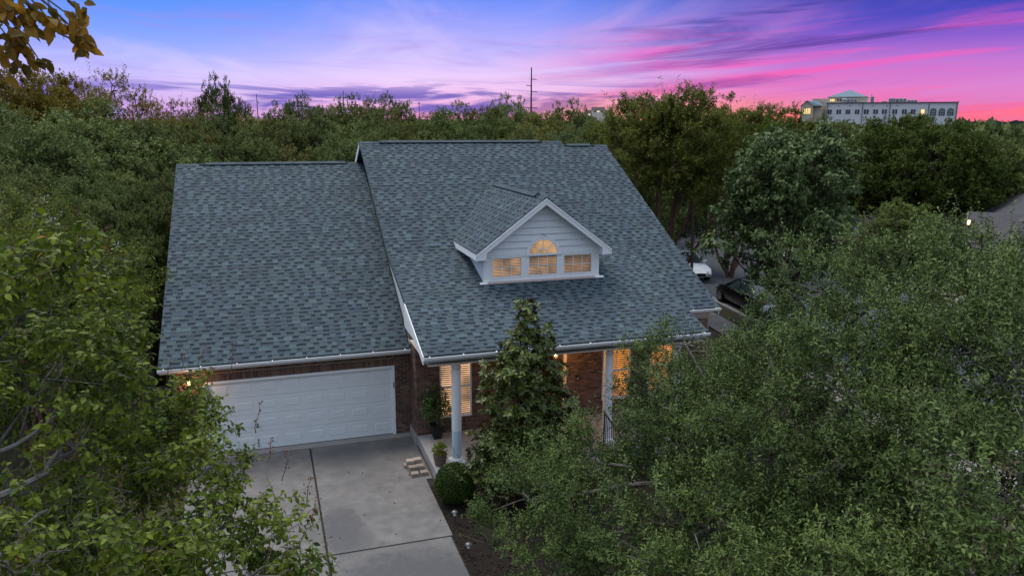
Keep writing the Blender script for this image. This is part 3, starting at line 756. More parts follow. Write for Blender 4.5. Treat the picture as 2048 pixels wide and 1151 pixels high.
GD = (-5.06, 0., -.1, 2.087)             # garage door opening with its trim
w = panel('wall', (0, 0, 0), (1, 0, 0), (0, -1, 0), -5.75, .44, -.05, 2.6, [GD])
bricks(w, (0, 0, 0), (1, 0, 0), (0, -1, 0), -5.75, .44, .03, 2.58, [(GD[0], GD[1], -1, 2.30)], 1, soldier=(-5.06, .0, 2.095))
w = MB().box(-5.75, -5.63, .001, 16, -.05, 2.6).build('wall', 'mortar', house)
w = panel('wall', (.44, 0, 0), (0, 1, 0), (-1, 0, 0), -.919, .35, .287, 3.05, [])
bricks(w, (.44, 0, 0), (0, -1, 0), (-1, 0, 0), -.02, .919, .287, 3.02, [], 3)
WY = -.92
WIN = [(1.10, 2.02, .70, 2.62), (6.02, 6.95, .70, 2.62), (7.56, 8.48, .70, 2.62)]
DOOR = (3.62, 4.80, .2, 2.62)
w = panel('wall', (0, WY, 0), (1, 0, 0), (0, -1, 0), .44, 9.55, .2, 3.2, WIN+[DOOR])
bricks(w, (0, WY, 0), (1, 0, 0), (0, -1, 0), .44, 9.5, .287, 3.03, [(a, b, c-.20, d) for a, b, c, d in WIN]+[DOOR], 4, rowlock=[(a-.02, b+.02, c-.20) for a, b, c, d in WIN])
MB().prism([(.30, 2.9), (-.92, 2.9), (-.92, main_z(-.92)-.15), (1.759, 4.78), (7.774, 7.93), (16.4, 3.4), (16.4, 0), (.30, 0)], 0, .455, .6).build('gable_wall', 'siding', house)
MB().prism([(-.93, 3.03), (.6, 3.03), (.6, main_z(.6)-.18), (-.93, main_z(-.93)-.18)], 0, .415, .4545).build('frieze_board', 'white_paint', house)
MB().box(9.45, 9.6, -.45, 16, 0, 3.3).build('wall', 'mortar', house)
MB().prism([(.0, 3.2), (-.5, 3.2), (-.5, 3.3), (7.774, 7.78), (16, 3.4)], 0, 9.46, 9.61).build('gable_wall', 'siding', house)
finish_bricks()

# ---- porch floor, steps, columns
MB().box(.445, 8.95, -3.45, -.93, -.05, .286).build('porch_floor', 'slab_edge', house, bevel=.01)
MB().box(.395, .60, -.93, -.015, -.05, .284).build('footing', 'slab_edge', house)
MB().box(4.0, 5.0, -3.80, -3.455, -.05, .19).build('step', 'slab_edge', house, bevel=.008); MB().box(4.0, 5.0, -4.15, -3.805, -.05, .095).build('step', 'slab_edge', house, bevel=.008)
for i, cx in enumerate((1.09, 5.282, 7.32)):
    yc = -2.885
    e = MB().lathe([(.125, 1.16), (.1245, 1.7), (.121, 2.3), (.115, 2.75), (.113, 2.80), (.13, 2.81), (.13, 2.84), (.118, 2.85), (.118, 2.9), (.145, 2.93), (.145, 2.96)], (cx, yc, 0), 28).build('column', 'white_paint', house, True)
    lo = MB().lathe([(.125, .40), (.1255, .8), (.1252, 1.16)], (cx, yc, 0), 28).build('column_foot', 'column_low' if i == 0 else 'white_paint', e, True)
    MB().lathe([(.175, .345), (.178, .36), (.175, .385), (.15, .395), (.15, .41), (.127, .425)], (cx, yc, 0), 28).build('base_ring', 'white_paint', e, True)
    MB().box(cx-.18, cx+.18, yc-.18, yc+.18, .286, .345).build('plinth', 'white_paint', e, bevel=.006)

# ---- garage door
gd = MB()
for r_ in range(4): z0 = .035+r_*.507; gd.box(-4.99, -.075, .055, .10, z0, z0+.499)
gdo = gd.build('garage_door', 'door_white', house, bevel=.004)
MB().box(-5.0, -.07, .075, .11, .03, 2.07).build('door_core', 'door_white', gdo)
pw = 4.915/8
pm = MB()
def raised(m, w_, h_):        # embossed rectangle: a sunk groove and a raised field
    e, f = .022, .05
    o_, i_, k_ = (0, 0), e, f
    def rect(d, y): return [(d, y, d), (w_-d, y, d), (w_-d, y, h_-d), (d, y, h_-d)]
    R_ = [rect(0, -.001), rect(.016, .022), rect(.034, .022), rect(.062, -.008)]
    for A, B, q in zip(R_, R_[1:], (.72, .72, .95)):
        for k in range(4): m.face([A[k], A[(k+1) % 4], B[(k+1) % 4], B[k]], q)
    m.face(R_[-1])
raised(pm, pw-.10, .30); pme = pm.mesh('panel', 'door_white')
for r_ in range(4):
    for c_ in range(8):
        q = bpy.data.objects.new('panel', pme); C.objects.link(q); q.parent = gdo; q.location = (-4.99+c_*pw+.05, .0535, .035+r_*.507+.10)
for (a, b, c, d) in ((-5.06, -4.985, 0, 2.087), (-.08, 0., 0, 2.087)):
    MB().box(a, b, -.028, .06, c+.03, d).build('door_trim', 'white_paint', house, bevel=.004)
MB().box(-4.984, -.081, -.028, .06, 2.02, 2.087).build('door_trim', 'white_paint', house, bevel=.004)
hx = -4.99+2*pw
MB().tube([(hx, .05, .76), (hx, .01, .76)], .022, 10).tube([(hx-.05, .018, .69), (hx+.05, .018, .69)], .014, 8).tube([(hx, .05, .69), (hx, .01, .69)], .02, 10).build('door_handle', 'dark_steel', gdo)
MB().box(hx-.008, hx+.008, .035, .053, .12, .30).box(hx-.02, hx+.02, .038, .053, .10, .12).box(hx-.02, hx+.02, .038, .053, .30, .32).build('lift_handle', 'dark_steel', gdo)
MB().box(-.05, -.025, -.05, -.029, 1.43, 1.60).build('keypad', 'barrel_wood', house)

# ---- windows with lit blinds
def window(x0, x1, y, z0, z1, room, pitch, cols, rail=None, rows=0, slat_tint=1., fr=.045, slats=True):
    m = MB()
    for a, b, c, d in ((x0, x0+fr, z0, z1), (x1-fr, x1, z0, z1), (x0+fr, x1-fr, z0, z0+fr*1.3), (x0+fr, x1-fr, z1-fr, z1)): m.box(a, b, y-.015, y+.06, c, d)
    o = m.build('window', 'white_paint', house, bevel=.003)
    MB().box(x0+.02, x1-.02, y+.11, y+.115, z0+.02, z1-.02).build('lit_room', room, o)
    MB().box(x0+.005, x0+.02, y+.061, y+.118, z0, z1).box(x1-.02, x1-.005, y+.061, y+.118, z0, z1).build('reveal', 'white_paint', o)
    MB().face([(x0+fr, y+.018, z0+fr), (x1-fr, y+.018, z0+fr), (x1-fr, y+.018, z1-fr), (x0+fr, y+.018, z1-fr)]).build('pane', 'glass', o)
    mu = MB()
    for k in range(1, cols): x = x0+fr+(x1-x0-2*fr)*k/cols; mu.box(x-.009, x+.009, y+.012, y+.028, z0+fr, z1-fr)
    for k in range(1, rows): z = z0+fr+(z1-z0-2*fr)*k/rows; mu.box(x0+fr, x1-fr, y+.0115, y+.0275, z-.009, z+.009)
    if cols > 1 or rows > 1: mu.build('muntin', 'white_paint', o)
    if rail: MB().box(x0+fr, x1-fr, y+.004, y+.04, rail-.022, rail+.022).build('meeting_rail', 'white_paint', o)
    if slats:
        w_ = x1-x0-2*fr-.006; sm = MB(); a = math.radians(26)
        sm.obox((w_/2, 0, 0), (1, 0, 0), (0, math.cos(a), math.sin(a)), (0, -math.sin(a), math.cos(a)), w_/2, .022, .0016, slat_tint)
        me = sm.mesh('slat', 'blind_slat'); z = z0+fr+.02
        while z < z1-fr-.01:
            q = bpy.data.objects.new('slat', me); C.objects.link(q); q.parent = o; q.location = (x0+fr+.003, y+.068, z); z += pitch
        MB().box(x0+fr, x1-fr, y+.045, y+.09, z1-fr-.03, z1-fr+.01).build('head_rail', 'blind_slat', o)
    return o
window(*WIN[0][:2], WY+.02, *WIN[0][2:], 'room_warm', .060, 2, rail=1.60)
window(*WIN[1][:2], WY+.02, *WIN[1][2:], 'room_orange', .060, 2, rail=1.60)
window(*WIN[2][:2], WY+.02, *WIN[2][2:], 'room_orange', .060, 2, rail=1.60)
# dormer front
dwin = [(2.83, 3.75, 4.435, 5.04), (3.93, 4.85, 4.435, 5.06), (5.02, 5.95, 4.435, 5.04)]
panel('dormer_wall', (0, DY, 0), (1, 0, 0), (0, -1, 0), DX0, DX1, 4.1, 5.10, dwin, th=.05, mat='white_paint')
window(*dwin[0][:2], DY+.005, *dwin[0][2:], 'room_soft', .045, 3, rows=2, fr=.035)
window(*dwin[1][:2], DY+.005, *dwin[1][2:], 'room_soft', .045, 3, rows=2, fr=.035)
window(*dwin[2][:2], DY+.005, *dwin[2][2:], 'room_amber', .045, 3, rows=2, fr=.035)
gf = MB().prism([(DX0, 5.101), (DX1, 5.101), (DX1, DPK-DSL*(DX1-DXM)-.1), (DXM, DPK-.11), (DX0, DPK-DSL*(DXM-DX0)-.1)], 1, DY+.03, DY+.07).build('dormer_gable', 'siding', house)
ARX, ARZ, ARR, ARO = 4.39, 5.075, .43, .53
z = 5.105; bh = .19
while z < DPK-.2:
    zt = min(z+bh, DPK-.13)
    xa = lambda zz: (max(DX0, DXM-(DPK-.10-zz)/DSL), min(DX1, DXM+(DPK-.10-zz)/DSL))
    def bd(x0, x1, x0t, x1t):
        if x1-x0 < .03: return
        m = MB(); yb, yt = DY-.024, DY+.008
        m.face([(x0, yb, z), (x1, yb, z), (x1t, yt, zt), (x0t, yt, zt)]); m.face([(x0, DY+.03, z), (x1, DY+.03, z), (x1, yb, z), (x0, yb, z)], .6)
        m.build('siding_board', 'siding', gf)
    a0, a1 = xa(z); b0, b1 = xa(zt)
    dz = max(0, z-ARZ)
    if dz < ARR+.04:
        h0 = math.sqrt((ARR+.05)**2-dz*dz); h1 = math.sqrt(max((ARR+.05)**2-(zt-ARZ)**2, .0001))
        bd(a0, ARX-h0, b0, ARX-h1); bd(ARX+h0, a1, ARX+h1, b1)
        if zt > ARZ+ARR+.02: bd(ARX-h0, ARX+h0, ARX-h1, ARX+h1) if False else None
    else: bd(a0, a1, b0, b1)
    z += bh
# half-round window over the middle one
def arc(m, r0, r1, y0, y1, a0=0., a1=PI, n=26):
    for k in range(n):
        p, q = a0+(a1-a0)*k/n, a0+(a1-a0)*(k+1)/n
        A = [(ARX+r*math.cos(t), ARZ+r*math.sin(t)) for r, t in ((r0, p), (r1, p), (r1, q), (r0, q))]
        m.face([(x, y0, z_) for x, z_ in A]); m.face([(A[1][0], y1, A[1][1]), (A[2][0], y1, A[2][1]), (A[2][0], y0, A[2][1]), (A[1][0], y0, A[1][1])])
        m.face([(A[0][0], y0, A[0][1]), (A[3][0], y0, A[3][1]), (A[3][0], y1, A[3][1]), (A[0][0], y1, A[0][1])])
    return m
aw = arc(MB(), ARR, ARO, DY-.03, DY+.03).build('arched_window', 'white_paint', house)
arc(MB(), .0, ARR+.02, DY+.018, DY+.02).build('lit_room', 'room_amber', aw)
arc(MB(), .0, ARR+.005, DY+.0, DY+.001).build('pane', 'glass', aw)
am = arc(MB(), .145, .17, DY-.008, DY+.012)
for t in (PI/4, PI/2, 3*PI/4):
    c_, s_ = math.cos(t), math.sin(t)
    am.obox((ARX+c_*.30, DY+.002, ARZ+s_*.30), (c_, 0, s_), (0, 1, 0), (-s_, 0, c_), .135, .01, .010)
am.build('muntin', 'white_paint', aw)
MB().box(ARX-ARO, ARX+ARO, DY-.036, DY+.02, ARZ-.022, ARZ+.018).build('transom', 'white_paint', aw)
for x0, x1 in ((DX0, ARX-ARO-.001), (ARX+ARO+.001, DX1)): MB().box(x0, x1, DY-.02, DY+.02, 5.045, 5.10).build('head_trim', 'white_paint', house)
MB().box(DX0-.015, DX1+.015, DY-.022, DY+.02, 4.27, 4.385).build('dormer_sill', 'white_paint', house)
MB().prism([(-.11, 4.15), (-.11, DEZ+.03), (2.6, DEZ+.03), (1.7, 4.7)], 0, DX0, DX0+.05).build('dormer_cheek', 'siding', house)
MB().prism([(-.11, 4.15), (-.11, DEZ+.03), (2.6, DEZ+.03), (1.7, 4.7)], 0, DX1-.05, DX1).build('dormer_cheek', 'siding', house)
# rake boards, eave boards and soffit of the dormer
for sgn, ex in ((-1, DE0), (1, DE1)):
    k = DSL
    p = lambda x, d: (x, DPK-k*abs(x-DXM)-d)
    MB().prism([p(DXM, .03), p(ex, .03), p(ex+.0, .23), (DX0-.02, DEZ-.155) if sgn < 0 else (DX1+.02, DEZ-.155), p(DXM+sgn*.3, .23), p(DXM, .235)] if False else [p(DXM, .03), p(ex, .03), p(ex, .20), p(DXM, .20)], 1, -.46, -.431).build('dormer_rake', 'white_paint', house)
    MB().prism([p(DXM, .015), p(ex, .015), p(ex, .075), p(DXM, .075)], 1, -.475, -.4605).build('dormer_rake_trim', 'white_paint', house)
    MB().prism([p(DXM, .13), p(ex-sgn*.02, .13), p(ex-sgn*.02, .145), p(DXM, .145)], 1, -.43, DY-.01).build('dormer_soffit', 'white_paint', house)
    bx = sorted((ex, ex-sgn*.03)); MB().box(bx[0], bx[1], -.43, 2.6, DEZ-.19, DEZ-.02).build('dormer_fascia', 'white_paint', house)
    bx = sorted((ex-sgn*.031, DX0+.01 if sgn < 0 else DX1-.01)); MB().box(bx[0], bx[1], -.459, 2.4, DEZ-.20, DEZ-.185).build('dormer_soffit', 'white_paint', house)
    bx = sorted((ex-sgn*.032, (DX0+.01 if sgn < 0 else DX1-.01))); MB().box(bx[0], bx[1], -.429, -.115, DEZ-.184, DEZ+.02).build('rake_return', 'white_paint', house)
    MB().prism([(ex, DEZ-.20), (ex, DEZ-.06), (ex-sgn*.29, DEZ+.10), (ex-sgn*.29, DEZ-.20)], 1, -.459, -.4365).build('rake_return', 'white_paint', house)
zf = main_z(DY-.03)
m_ = Vector((0, 1, .319)).normalized(); n_ = Vector((0, -.319, 1)).normalized()
def flash(x0, x1, mat): MB().obox(((x0+x1)/2, DY-.075, main_z(DY-.075)+.022), (1, 0, 0), m_, n_, (x1-x0)/2, .055, .006).build('flashing', mat, house)
flash(DX0+.12, DX1-.15, 'flashing'); flash(DX0-.12, DX0+.118, 'flash_white'); flash(DX1-.148, DX1+.12, 'flash_white')
MB().obox((.425, -.12, 2.78), (0, 1, 0), (1, 0, 0), (0, 0, 1), .16, .012, .05).build('flashing', 'flashing', house)

# ---- entrance: recessed door, warm-tinted post, bell, lanterns
MB().box(3.62, 4.80, -.35, -.30, .2, 2.62).box(3.57, 3.62, -.90, -.30, .2, 2.66).box(4.80, 4.84, -.80, -.30, .2, 2.66).box(3.57, 4.84, -.80, -.30, 2.62, 2.66).build('entry_recess', 'mortar', house)
dr = MB().box(3.74, 4.66, -.40, -.355, .29, 2.35).build('front_door', 'door_wood', house, bevel=.005)
for k in range(2):
    for q in range(2): MB().box(3.84+k*.39, 4.17+k*.39, -.415, -.40, .45+q*.95, 1.22+q*.95).build('door_panel', 'door_wood', dr, bevel=.006)
MB().lathe([(.0, 0), (.03, .01), (.03, .04), (0, .05)], (4.58, -.44, 1.27), 10).build('knob', 'dark_steel', dr)
MB().box(3.56, 3.66, -.945, -.925, .287, 2.70).build('door_post', 'trim_warm', house); MB().box(4.77, 4.87, -.945, -.925, .287, 2.70).build('door_post', 'trim_warm', house)  # white door trim with warm lamplight painted into its colour
MB().box(3.661, 4.769, -.945, -.925, 2.60, 2.70).build('door_head', 'trim_warm', house)
MB().box(5.17, 5.25, -.965, -.933, 1.44, 1.60).build('door_bell', 'black_metal', house, bevel=.006)
MB().box(5.19, 5.23, -.97, -.9651, 1.47, 1.50).build('bell_button', 'lamp_clear', house)
def lantern(x, y, z, watts, name='wall_lantern', hang=False, col=(1, .5, .16)):
    o = MB().box(x-.05, x+.05, y+.06, y+.085, z-.12, z+.12).tube([(x, y+.06, z+.10), (x, y, z+.17), (x, y, z+.12)], .01, 6).lathe([(.0, .12), (.09, .10), (.10, .09), (.10, .085)], (x, y, z), 8).lathe([(.06, -.12), (.06, -.10), (.03, -.13)], (x, y, z), 8).build(name, 'black_metal', house)
    if hang: MB().tube([(x, y, z+.12), (x, y, 3.03)], .008, 6).build('chain', 'black_metal', o)
    MB().lathe([(.02, -.07), (.035, -.02), (.03, .04), (.01, .06)], (x, y, z), 10).build('bulb', 'lamp_glow', o, True)
    for k in range(4):
        t = PI/4+k*PI/2; MB().tube([(x+.06*math.cos(t), y+.06*math.sin(t), z-.11), (x+.088*math.cos(t), y+.088*math.sin(t), z+.09)], .006, 4).build('cage_bar', 'black_metal', o)
    L_ = bpy.data.lights.new('lantern_light', 'POINT'); L_.energy = watts; L_.color = col; L_.shadow_soft_size = .05
    q = bpy.data.objects.new('lantern_light', L_); C.objects.link(q); q.location = (x, y-.13, z-.02); q.parent = o
    return o
lantern(-5.37, -.105, 2.17, 8)
lantern(4.28, -1.55, 2.5, 26, 'porch_lantern', True)
MB().lathe([(.03, 0), (.03, .35)], (-5.69, -.06, 0), 8).build('meter_pipe', 'dark_steel', house)

# ================================================================== things round the house
# potted shrub, barrel of flowers, paver stack, railing, path lights
px_, py_ = .93, -1.22
t = thing('potted_shrub', 'leafy green shrub in a tapered black planter against the brick wall', 'potted plant', (px_, py_, .286))
MB().prism([(-.105, 0), (.105, 0), (.165, .36), (-.165, .36)], 1, -.13, .13).build('planter', 'black_pot', t, bevel=.01)
MB().box(-.185, .185, -.185, .185, .33, .40).build('planter_rim', 'black_pot', t, bevel=.01)
rg = np.random.default_rng(11)
lob = [(0, 0, .75, .27), (-.05, .02, 1.05, .26), (.12, -.03, .85, .22), (.02, .02, 1.30, .17), (-.16, 0, .72, .17), (.2, 0, .62, .15)]
P_, O_ = crown_points(rg, lob, 260, .7)
a = sprigs(rg, P_, O_, 4, .14, up=.3, droop=.3)
leaf_object('foliage', a[0], a[1], a[2], .085*(.7+.6*rg.random(len(a[0]))), .04, rg.random(len(a[0]))*.8, 'leaf_pot', t, fine=True)
limbs(rg, (0, 0, .38), (0, 0, .55), lob, .022, 3).build('stem', 'twig', t)

t = thing('barrel_planter', 'wooden half barrel planter with red flowers at the porch corner', 'planter', (.64, -2.93, .286))
prof = [(.125, 0), (.15, .09), (.168, .2), (.175, .30)]
MB().lathe(prof, (0, 0, 0), 22).build('barrel', 'barrel_wood', t)
for z_, r_ in ((.045, .139), (.20, .1685), (.285, .1745)): MB().lathe([(r_+.001, z_-.012), (r_+.005, z_-.010), (r_+.005, z_+.010), (r_+.002, z_+.012)], (0, 0, 0), 22).build('hoop', 'dark_steel', t)
lob = [(0, 0, .36, .16), (-.08, 0, .40, .10), (.08, .02, .41, .10), (.02, .03, .48, .09)]
P_, O_ = crown_points(rg, lob, 170, .8); a = sprigs(rg, P_, O_, 4, .07, up=.5)
leaf_object('foliage', a[0], a[1], a[2], .05, .026, .3+rg.random(len(a[0]))*.7, 'leaf_myrtle', t)
P_, O_ = crown_points(rg, [(-.1, -.04, .43, .09), (.03, -.05, .47, .1)], 16, .2)
for p in P_:
    d = unit(rg.normal(size=(5, 3))+np.array([0, -.4, .8])); leaf_object('flower', np.repeat(p[None], 5, 0), d, unit(rg.normal(size=(5, 3))), .028, .02, .5, 'flower_red', t)

pv = []
for (x, y, z, n) in [(.02, -2.45, 0, 3), (.22, -2.42, 0, 3), (.04, -2.64, 0, 2), (.245, -2.62, 0, 2), (.07, -2.83, 0, 1), (.275, -2.81, 0, 1), (-.01, -2.27, 0, 1)]:
    for k in range(n): pv.append((x+rg.normal()*.006, y+rg.normal()*.006, .03+k*.092, n, k))
pvm = MB().box(-.098, .098, -.088, .088, 0, .088).mesh('paver', 'paver')
for x, y, z, n, k in pv:
    o = bpy.data.objects.new('paver', pvm); C.objects.link(o); o.location = (x-.07, y, z); o.rotation_euler = (0, 0, rg.normal()*.06); c = rg.uniform(.8, 1.25); o.color = (c*1.05, c, c*rg.uniform(.9, 1.02), 1)
    b = o.modifiers.new('bevel', 'BEVEL'); b.width = .011; b.segments = 2
    tag(o, 'tumbled tan concrete paver block piled on the driveway against the porch side', 'paver', 'paver blocks stacked beside the porch')

t = thing('porch_railing', 'black iron handrail with balusters running down the porch steps', 'railing', (5.06, -3.2, .286))
MB().tube([(0, 0, 0), (0, 0, .98)], .022, 8).build('post', 'black_metal', t); MB().tube([(0, -1.0, -.25), (0, -1.0, .72)], .022, 8).build('post', 'black_metal', t)
MB().tube([(0, .05, 1.0), (0, -1.08, .70)], .024, 8).build('top_rail', 'black_metal', t); MB().tube([(0, 0, .12), (0, -1.0, -.12)], .016, 6).build('bottom_rail', 'black_metal', t)
for k in range(1, 9): MB().tube([(0, -k/9, .12-.24*k/9), (0, -k/9, .985-.265*k/9)], .009, 6).build('baluster', 'black_metal', t)

def path_light(x, y):
    t = thing('path_light', 'small dark solar path light staked in the mulch bed', 'path light', (x, y, 0), group='path lights beside the driveway')
    MB().tube([(0, 0, -.05), (0, 0, .20)], .011, 8).build('stake', 'dark_steel', t)
    MB().lathe([(.03, .19), (.035, .21), (.035, .26), (.03, .27)], n=12).build('lens', 'lamp_clear', t)
    MB().lathe([(.075, .268), (.078, .275), (.055, .30), (.02, .315)], n=14).build('cap', 'dark_steel', t)
path_light(.41, -5.40); path_light(.36, -6.8); path_light(.40, -8.1)

# clipped ball shrub
bc = np.array([.66, -4.42, 0])
t = thing('ball_shrub', 'clipped round green boxwood ball beside the driveway edge', 'shrub', bc)
rg = np.random.default_rng(21); n = 15000
d = unit(rg.normal(size=(n, 3))); rr = .47*(1-.13*rg.random((n, 1))**1.5)*(1+.02*np.sin(d[:, :1]*9)+.02*np.sin(d[:, 1:2]*11))
p = d*rr*np.array([1.02, 1.02, .98])+np.array([0, 0, .49])
leaf_object('foliage', p, unit(d*.7+rg.normal(size=(n, 3))*.6), unit(d+rg.normal(size=(n, 3))*.4), .032, .018, rg.random(n)**1.3, 'leaf_box', t)
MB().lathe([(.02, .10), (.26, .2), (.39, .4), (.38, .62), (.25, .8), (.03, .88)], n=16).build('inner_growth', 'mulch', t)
MB().tube([(0, 0, -.05), (0, 0, .3)], .03, 8).build('stem', 'bark_dark', t)
# grassy clump
def blades(x, y, n, h, seed, label):
    r = np.random.default_rng(seed); t = thing('grass_clump', label, 'grass clump', (x, y, 0)); V = MB()
    for k in range(n):
        a = r.uniform(0, 2*PI); l = h*r.uniform(.6, 1.15); sp = r.uniform(.25, .8); b = np.array([r.normal()*.05, r.normal()*.05, 0]); dd = np.array([math.cos(a), math.sin(a), 0]); q = np.array([-dd[1], dd[0], 0])*.007
        pts = [b+dd*l*sp*s*s+np.array([0, 0, l*(s-.45*s*s*sp)]) for s in (0, .35, .7, 1)]
        for i in range(3): w0, w1 = (1-i/3.2), (1-(i+1)/3.2); V.face([pts[i]-q*w0, pts[i]+q*w0, pts[i+1]+q*w1, pts[i+1]-q*w1], r.uniform(.1, 1))
    V.build('blades', 'grass_blade', t)
blades(1.12, -5.35, 70, .62, 1, 'arching grass clump in the mulch behind the ball shrub'); blades(1.0, -6.5, 45, .45, 2, 'thin low grass clump in the mulch next to the second path light')

# fence left of the garage
fx = -7.4
t = thing('wood_fence', 'dark brown board privacy fence between the garage and the neighbouring yard', 'fence', (fx, 1.0, 0))
bm_ = MB().box(-.012, .012, 0, .136, .03, 1.83).mesh('fence_board', 'fence_wood')
for k in range(64):
    o = bpy.data.objects.new('fence_board', bm_); C.objects.link(o); o.parent = t; o.location = (rnd.uniform(-.004, .004), k*.142, rnd.uniform(-.015, .015)); c = rnd.uniform(.7, 1.35); o.color = (c, c, c, 1)
for z_ in (.4, 1.5): MB().box(.013, .055, 0, 9.1, z_, z_+.09).build('rail', 'fence_wood', t)
t = thing('wood_gate', 'dark board gate closing the gap beside the garage wall', 'gate', (-7.35, .9, 0))
gm = MB().box(0, .136, -.012, .012, .05, 1.8).mesh('gate_board', 'fence_wood')
for k in range(11):
    o = bpy.data.objects.new('gate_board', gm); C.objects.link(o); o.parent = t; o.location = (k*.142, 0, rnd.uniform(-.01, .01)); c = rnd.uniform(.7, 1.3); o.color = (c, c, c, 1)
for z_ in (.35, 1.45): MB().box(0, 1.56, .013, .05, z_, z_+.09).build('rail', 'fence_wood', t)

# ---- parked cars
def car(name, label, b0, paint, facing, suv=False):
    """front at +y; loft of cross-sections along the length"""
    q = RO+rn*1.13+rd*b0
    t = thing(name, label, 'car', (q[0], q[1], -.004), -RD+(0 if facing > 0 else PI))
    h = 1.62 if suv else 1.46; L2 = 2.35
    st = [(-L2, .45, .60, .60), (-L2+.10, .30, .86, .78), (-1.9, .26, .97, .87), (-1.0, .22, .98, .90), (0, .22, .95, .91), (.9, .22, .93, .90), (1.5, .24, .88, .88), (2.0, .27, .80, .84), (L2-.10, .32, .66, .74), (L2, .42, .55, .60)]
    m = MB(); rings = []
    for y, zb, zt, hw in st:
        i = len(m.v); rings.append(i)
        sec = [(-hw*.86, zb), (-hw*.98, zb+.10), (-hw, zb+(zt-zb)*.55), (-hw*.95, zt-.05), (-hw*.84, zt), (0, zt+.035), (hw*.84, zt), (hw*.95, zt-.05), (hw, zb+(zt-zb)*.55), (hw*.98, zb+.10), (hw*.86, zb)]
        m.v += [(x, y, z_) for x, z_ in sec]
    k = 11
    for a, b in zip(rings, rings[1:]):
        for j in range(k): m.f.append((a+j, a+(j+1) % k, b+(j+1) % k, b+j)); m.t.append(1.)
    m.f.append(tuple(rings[0]+j for j in range(k))); m.f.append(tuple(rings[-1]+j for j in range(k))[::-1]); m.t += [1., 1.]
    body = m.build('body', paint, t, True)
    cab = [(-2.05 if suv else -1.75, .93, .93, .76), (-1.75 if suv else -1.1, h-.10, h-.06, .62), (-.5, h-.02, h, .64), (.15, h-.06, h-.03, .63), (1.15, .90, .90, .76)]
    m = MB(); rings = []
    for y, za, zt, hw in cab:
        i = len(m.v); rings.append(i); zb = .90
        m.v += [(-.80, y, zb), (-hw, y, za-.05 if za > 1 else zb), (-hw*.9, y, zt), (0, y, zt+.02), (hw*.9, y, zt), (hw, y, za-.05 if za > 1 else zb), (.80, y, zb)]
    for a, b in zip(rings, rings[1:]):
        for j in range(6): m.f.append((a+j, a+j+1, b+j+1, b+j)); m.t.append(1.)
    cg = m.build('glasshouse', 'car_glass', t, True)
    rf = MB(); y0, y1 = cab[1][0]-.02, cab[3][0]+.05
    for xs in ((-.57, -.2), (-.2, .2), (.2, .57)): 
        f = lambda x, y: h+.022-.05*(x/.57)**2*.8-.03*((y+.5)/.65)**2
        for ya, yb in ((y0, -.8), (-.8, -.2), (-.2, y1)): rf.face([(xs[0], ya, f(xs[0], ya)), (xs[1], ya, f(xs[1], ya)), (xs[1], yb, f(xs[1], yb)), (xs[0], yb, f(xs[0], yb))])
    rf.build('roof_panel', paint, t, True)
    for sx in (-1, 1):
        pl = MB(); e = sx*.66
        for A, B in (((sx*.80, 1.13, .91), (sx*.60, .16, h-.05)), ((sx*.81, -.35, .95), (sx*.62, -.35, h-.03)), ((sx*.79, cab[0][0]+.05, .95), (sx*.6, cab[1][0], h-.07))): pl.tube([A, B], .032, 5)
        pl.tube([(sx*.59, cab[1][0], h-.05), (sx*.60, -.4, h), (sx*.60, .16, h-.04)], .03, 5); pl.build('window_pillar', paint, t)
        for yy in (-1.42, 1.42):
            w = MB().tube([(sx*.74, yy, .335), (sx*.925, yy, .335)], .335, 20).build('wheel', 'tyre', t)
            MB().tube([(sx*.926, yy, .335), (sx*.932, yy, .335)], .22, 16).build('rim', 'rim', w)
        MB().obox((sx*.56, L2-.13, .60), (sx*.9, -.45, 0), (.45*sx, .9, 0), (0, 0, 1), .17, .06, .065).build('headlight', 'lamp_clear', t, bevel=.02)
        MB().obox((sx*.58, -L2+.10, .76), (sx*.9, .4, 0), (-.4*sx, .9, 0), (0, 0, 1), .15, .05, .06).build('tail_light', 'tail_red', t, bevel=.02)
        MB().obox((sx*.98, .75, .98), (1, 0, 0), (0, 1, 0), (0, 0, 1), .10, .06, .065).build('mirror', paint, t, bevel=.03)
    MB().box(-.35, .35, L2-.04, L2+.005, .40, .52).build('grille', 'tyre', t)
car('parked_car', 'white car parked at the kerb beyond the black car', 10.4, 'car_white', -1)
car('parked_car', 'glossy black car parked by the kerb between the two pale cars', 2.2, 'car_black', 1)
car('parked_car', 'pale blue-white car mostly hidden behind the leaves near the kerb', -2.6, 'car_pale', 1)

# ================================================================== trees near the house
def base_of(u, D): q = at(u, 400, D); return np.array([q[0], q[1], 0.])
def px_lobes(L_, base):            # (pixel, pixel, distance, radius[, vertical radius]) to lobes in the tree's own space
    out = []
    for q in L_:
        p = at(q[0], q[1], q[2])-base; rz = q[4] if len(q) > 4 else q[3]; out.append((p[0], p[1], p[2], q[3], q[3], rz))
    return out

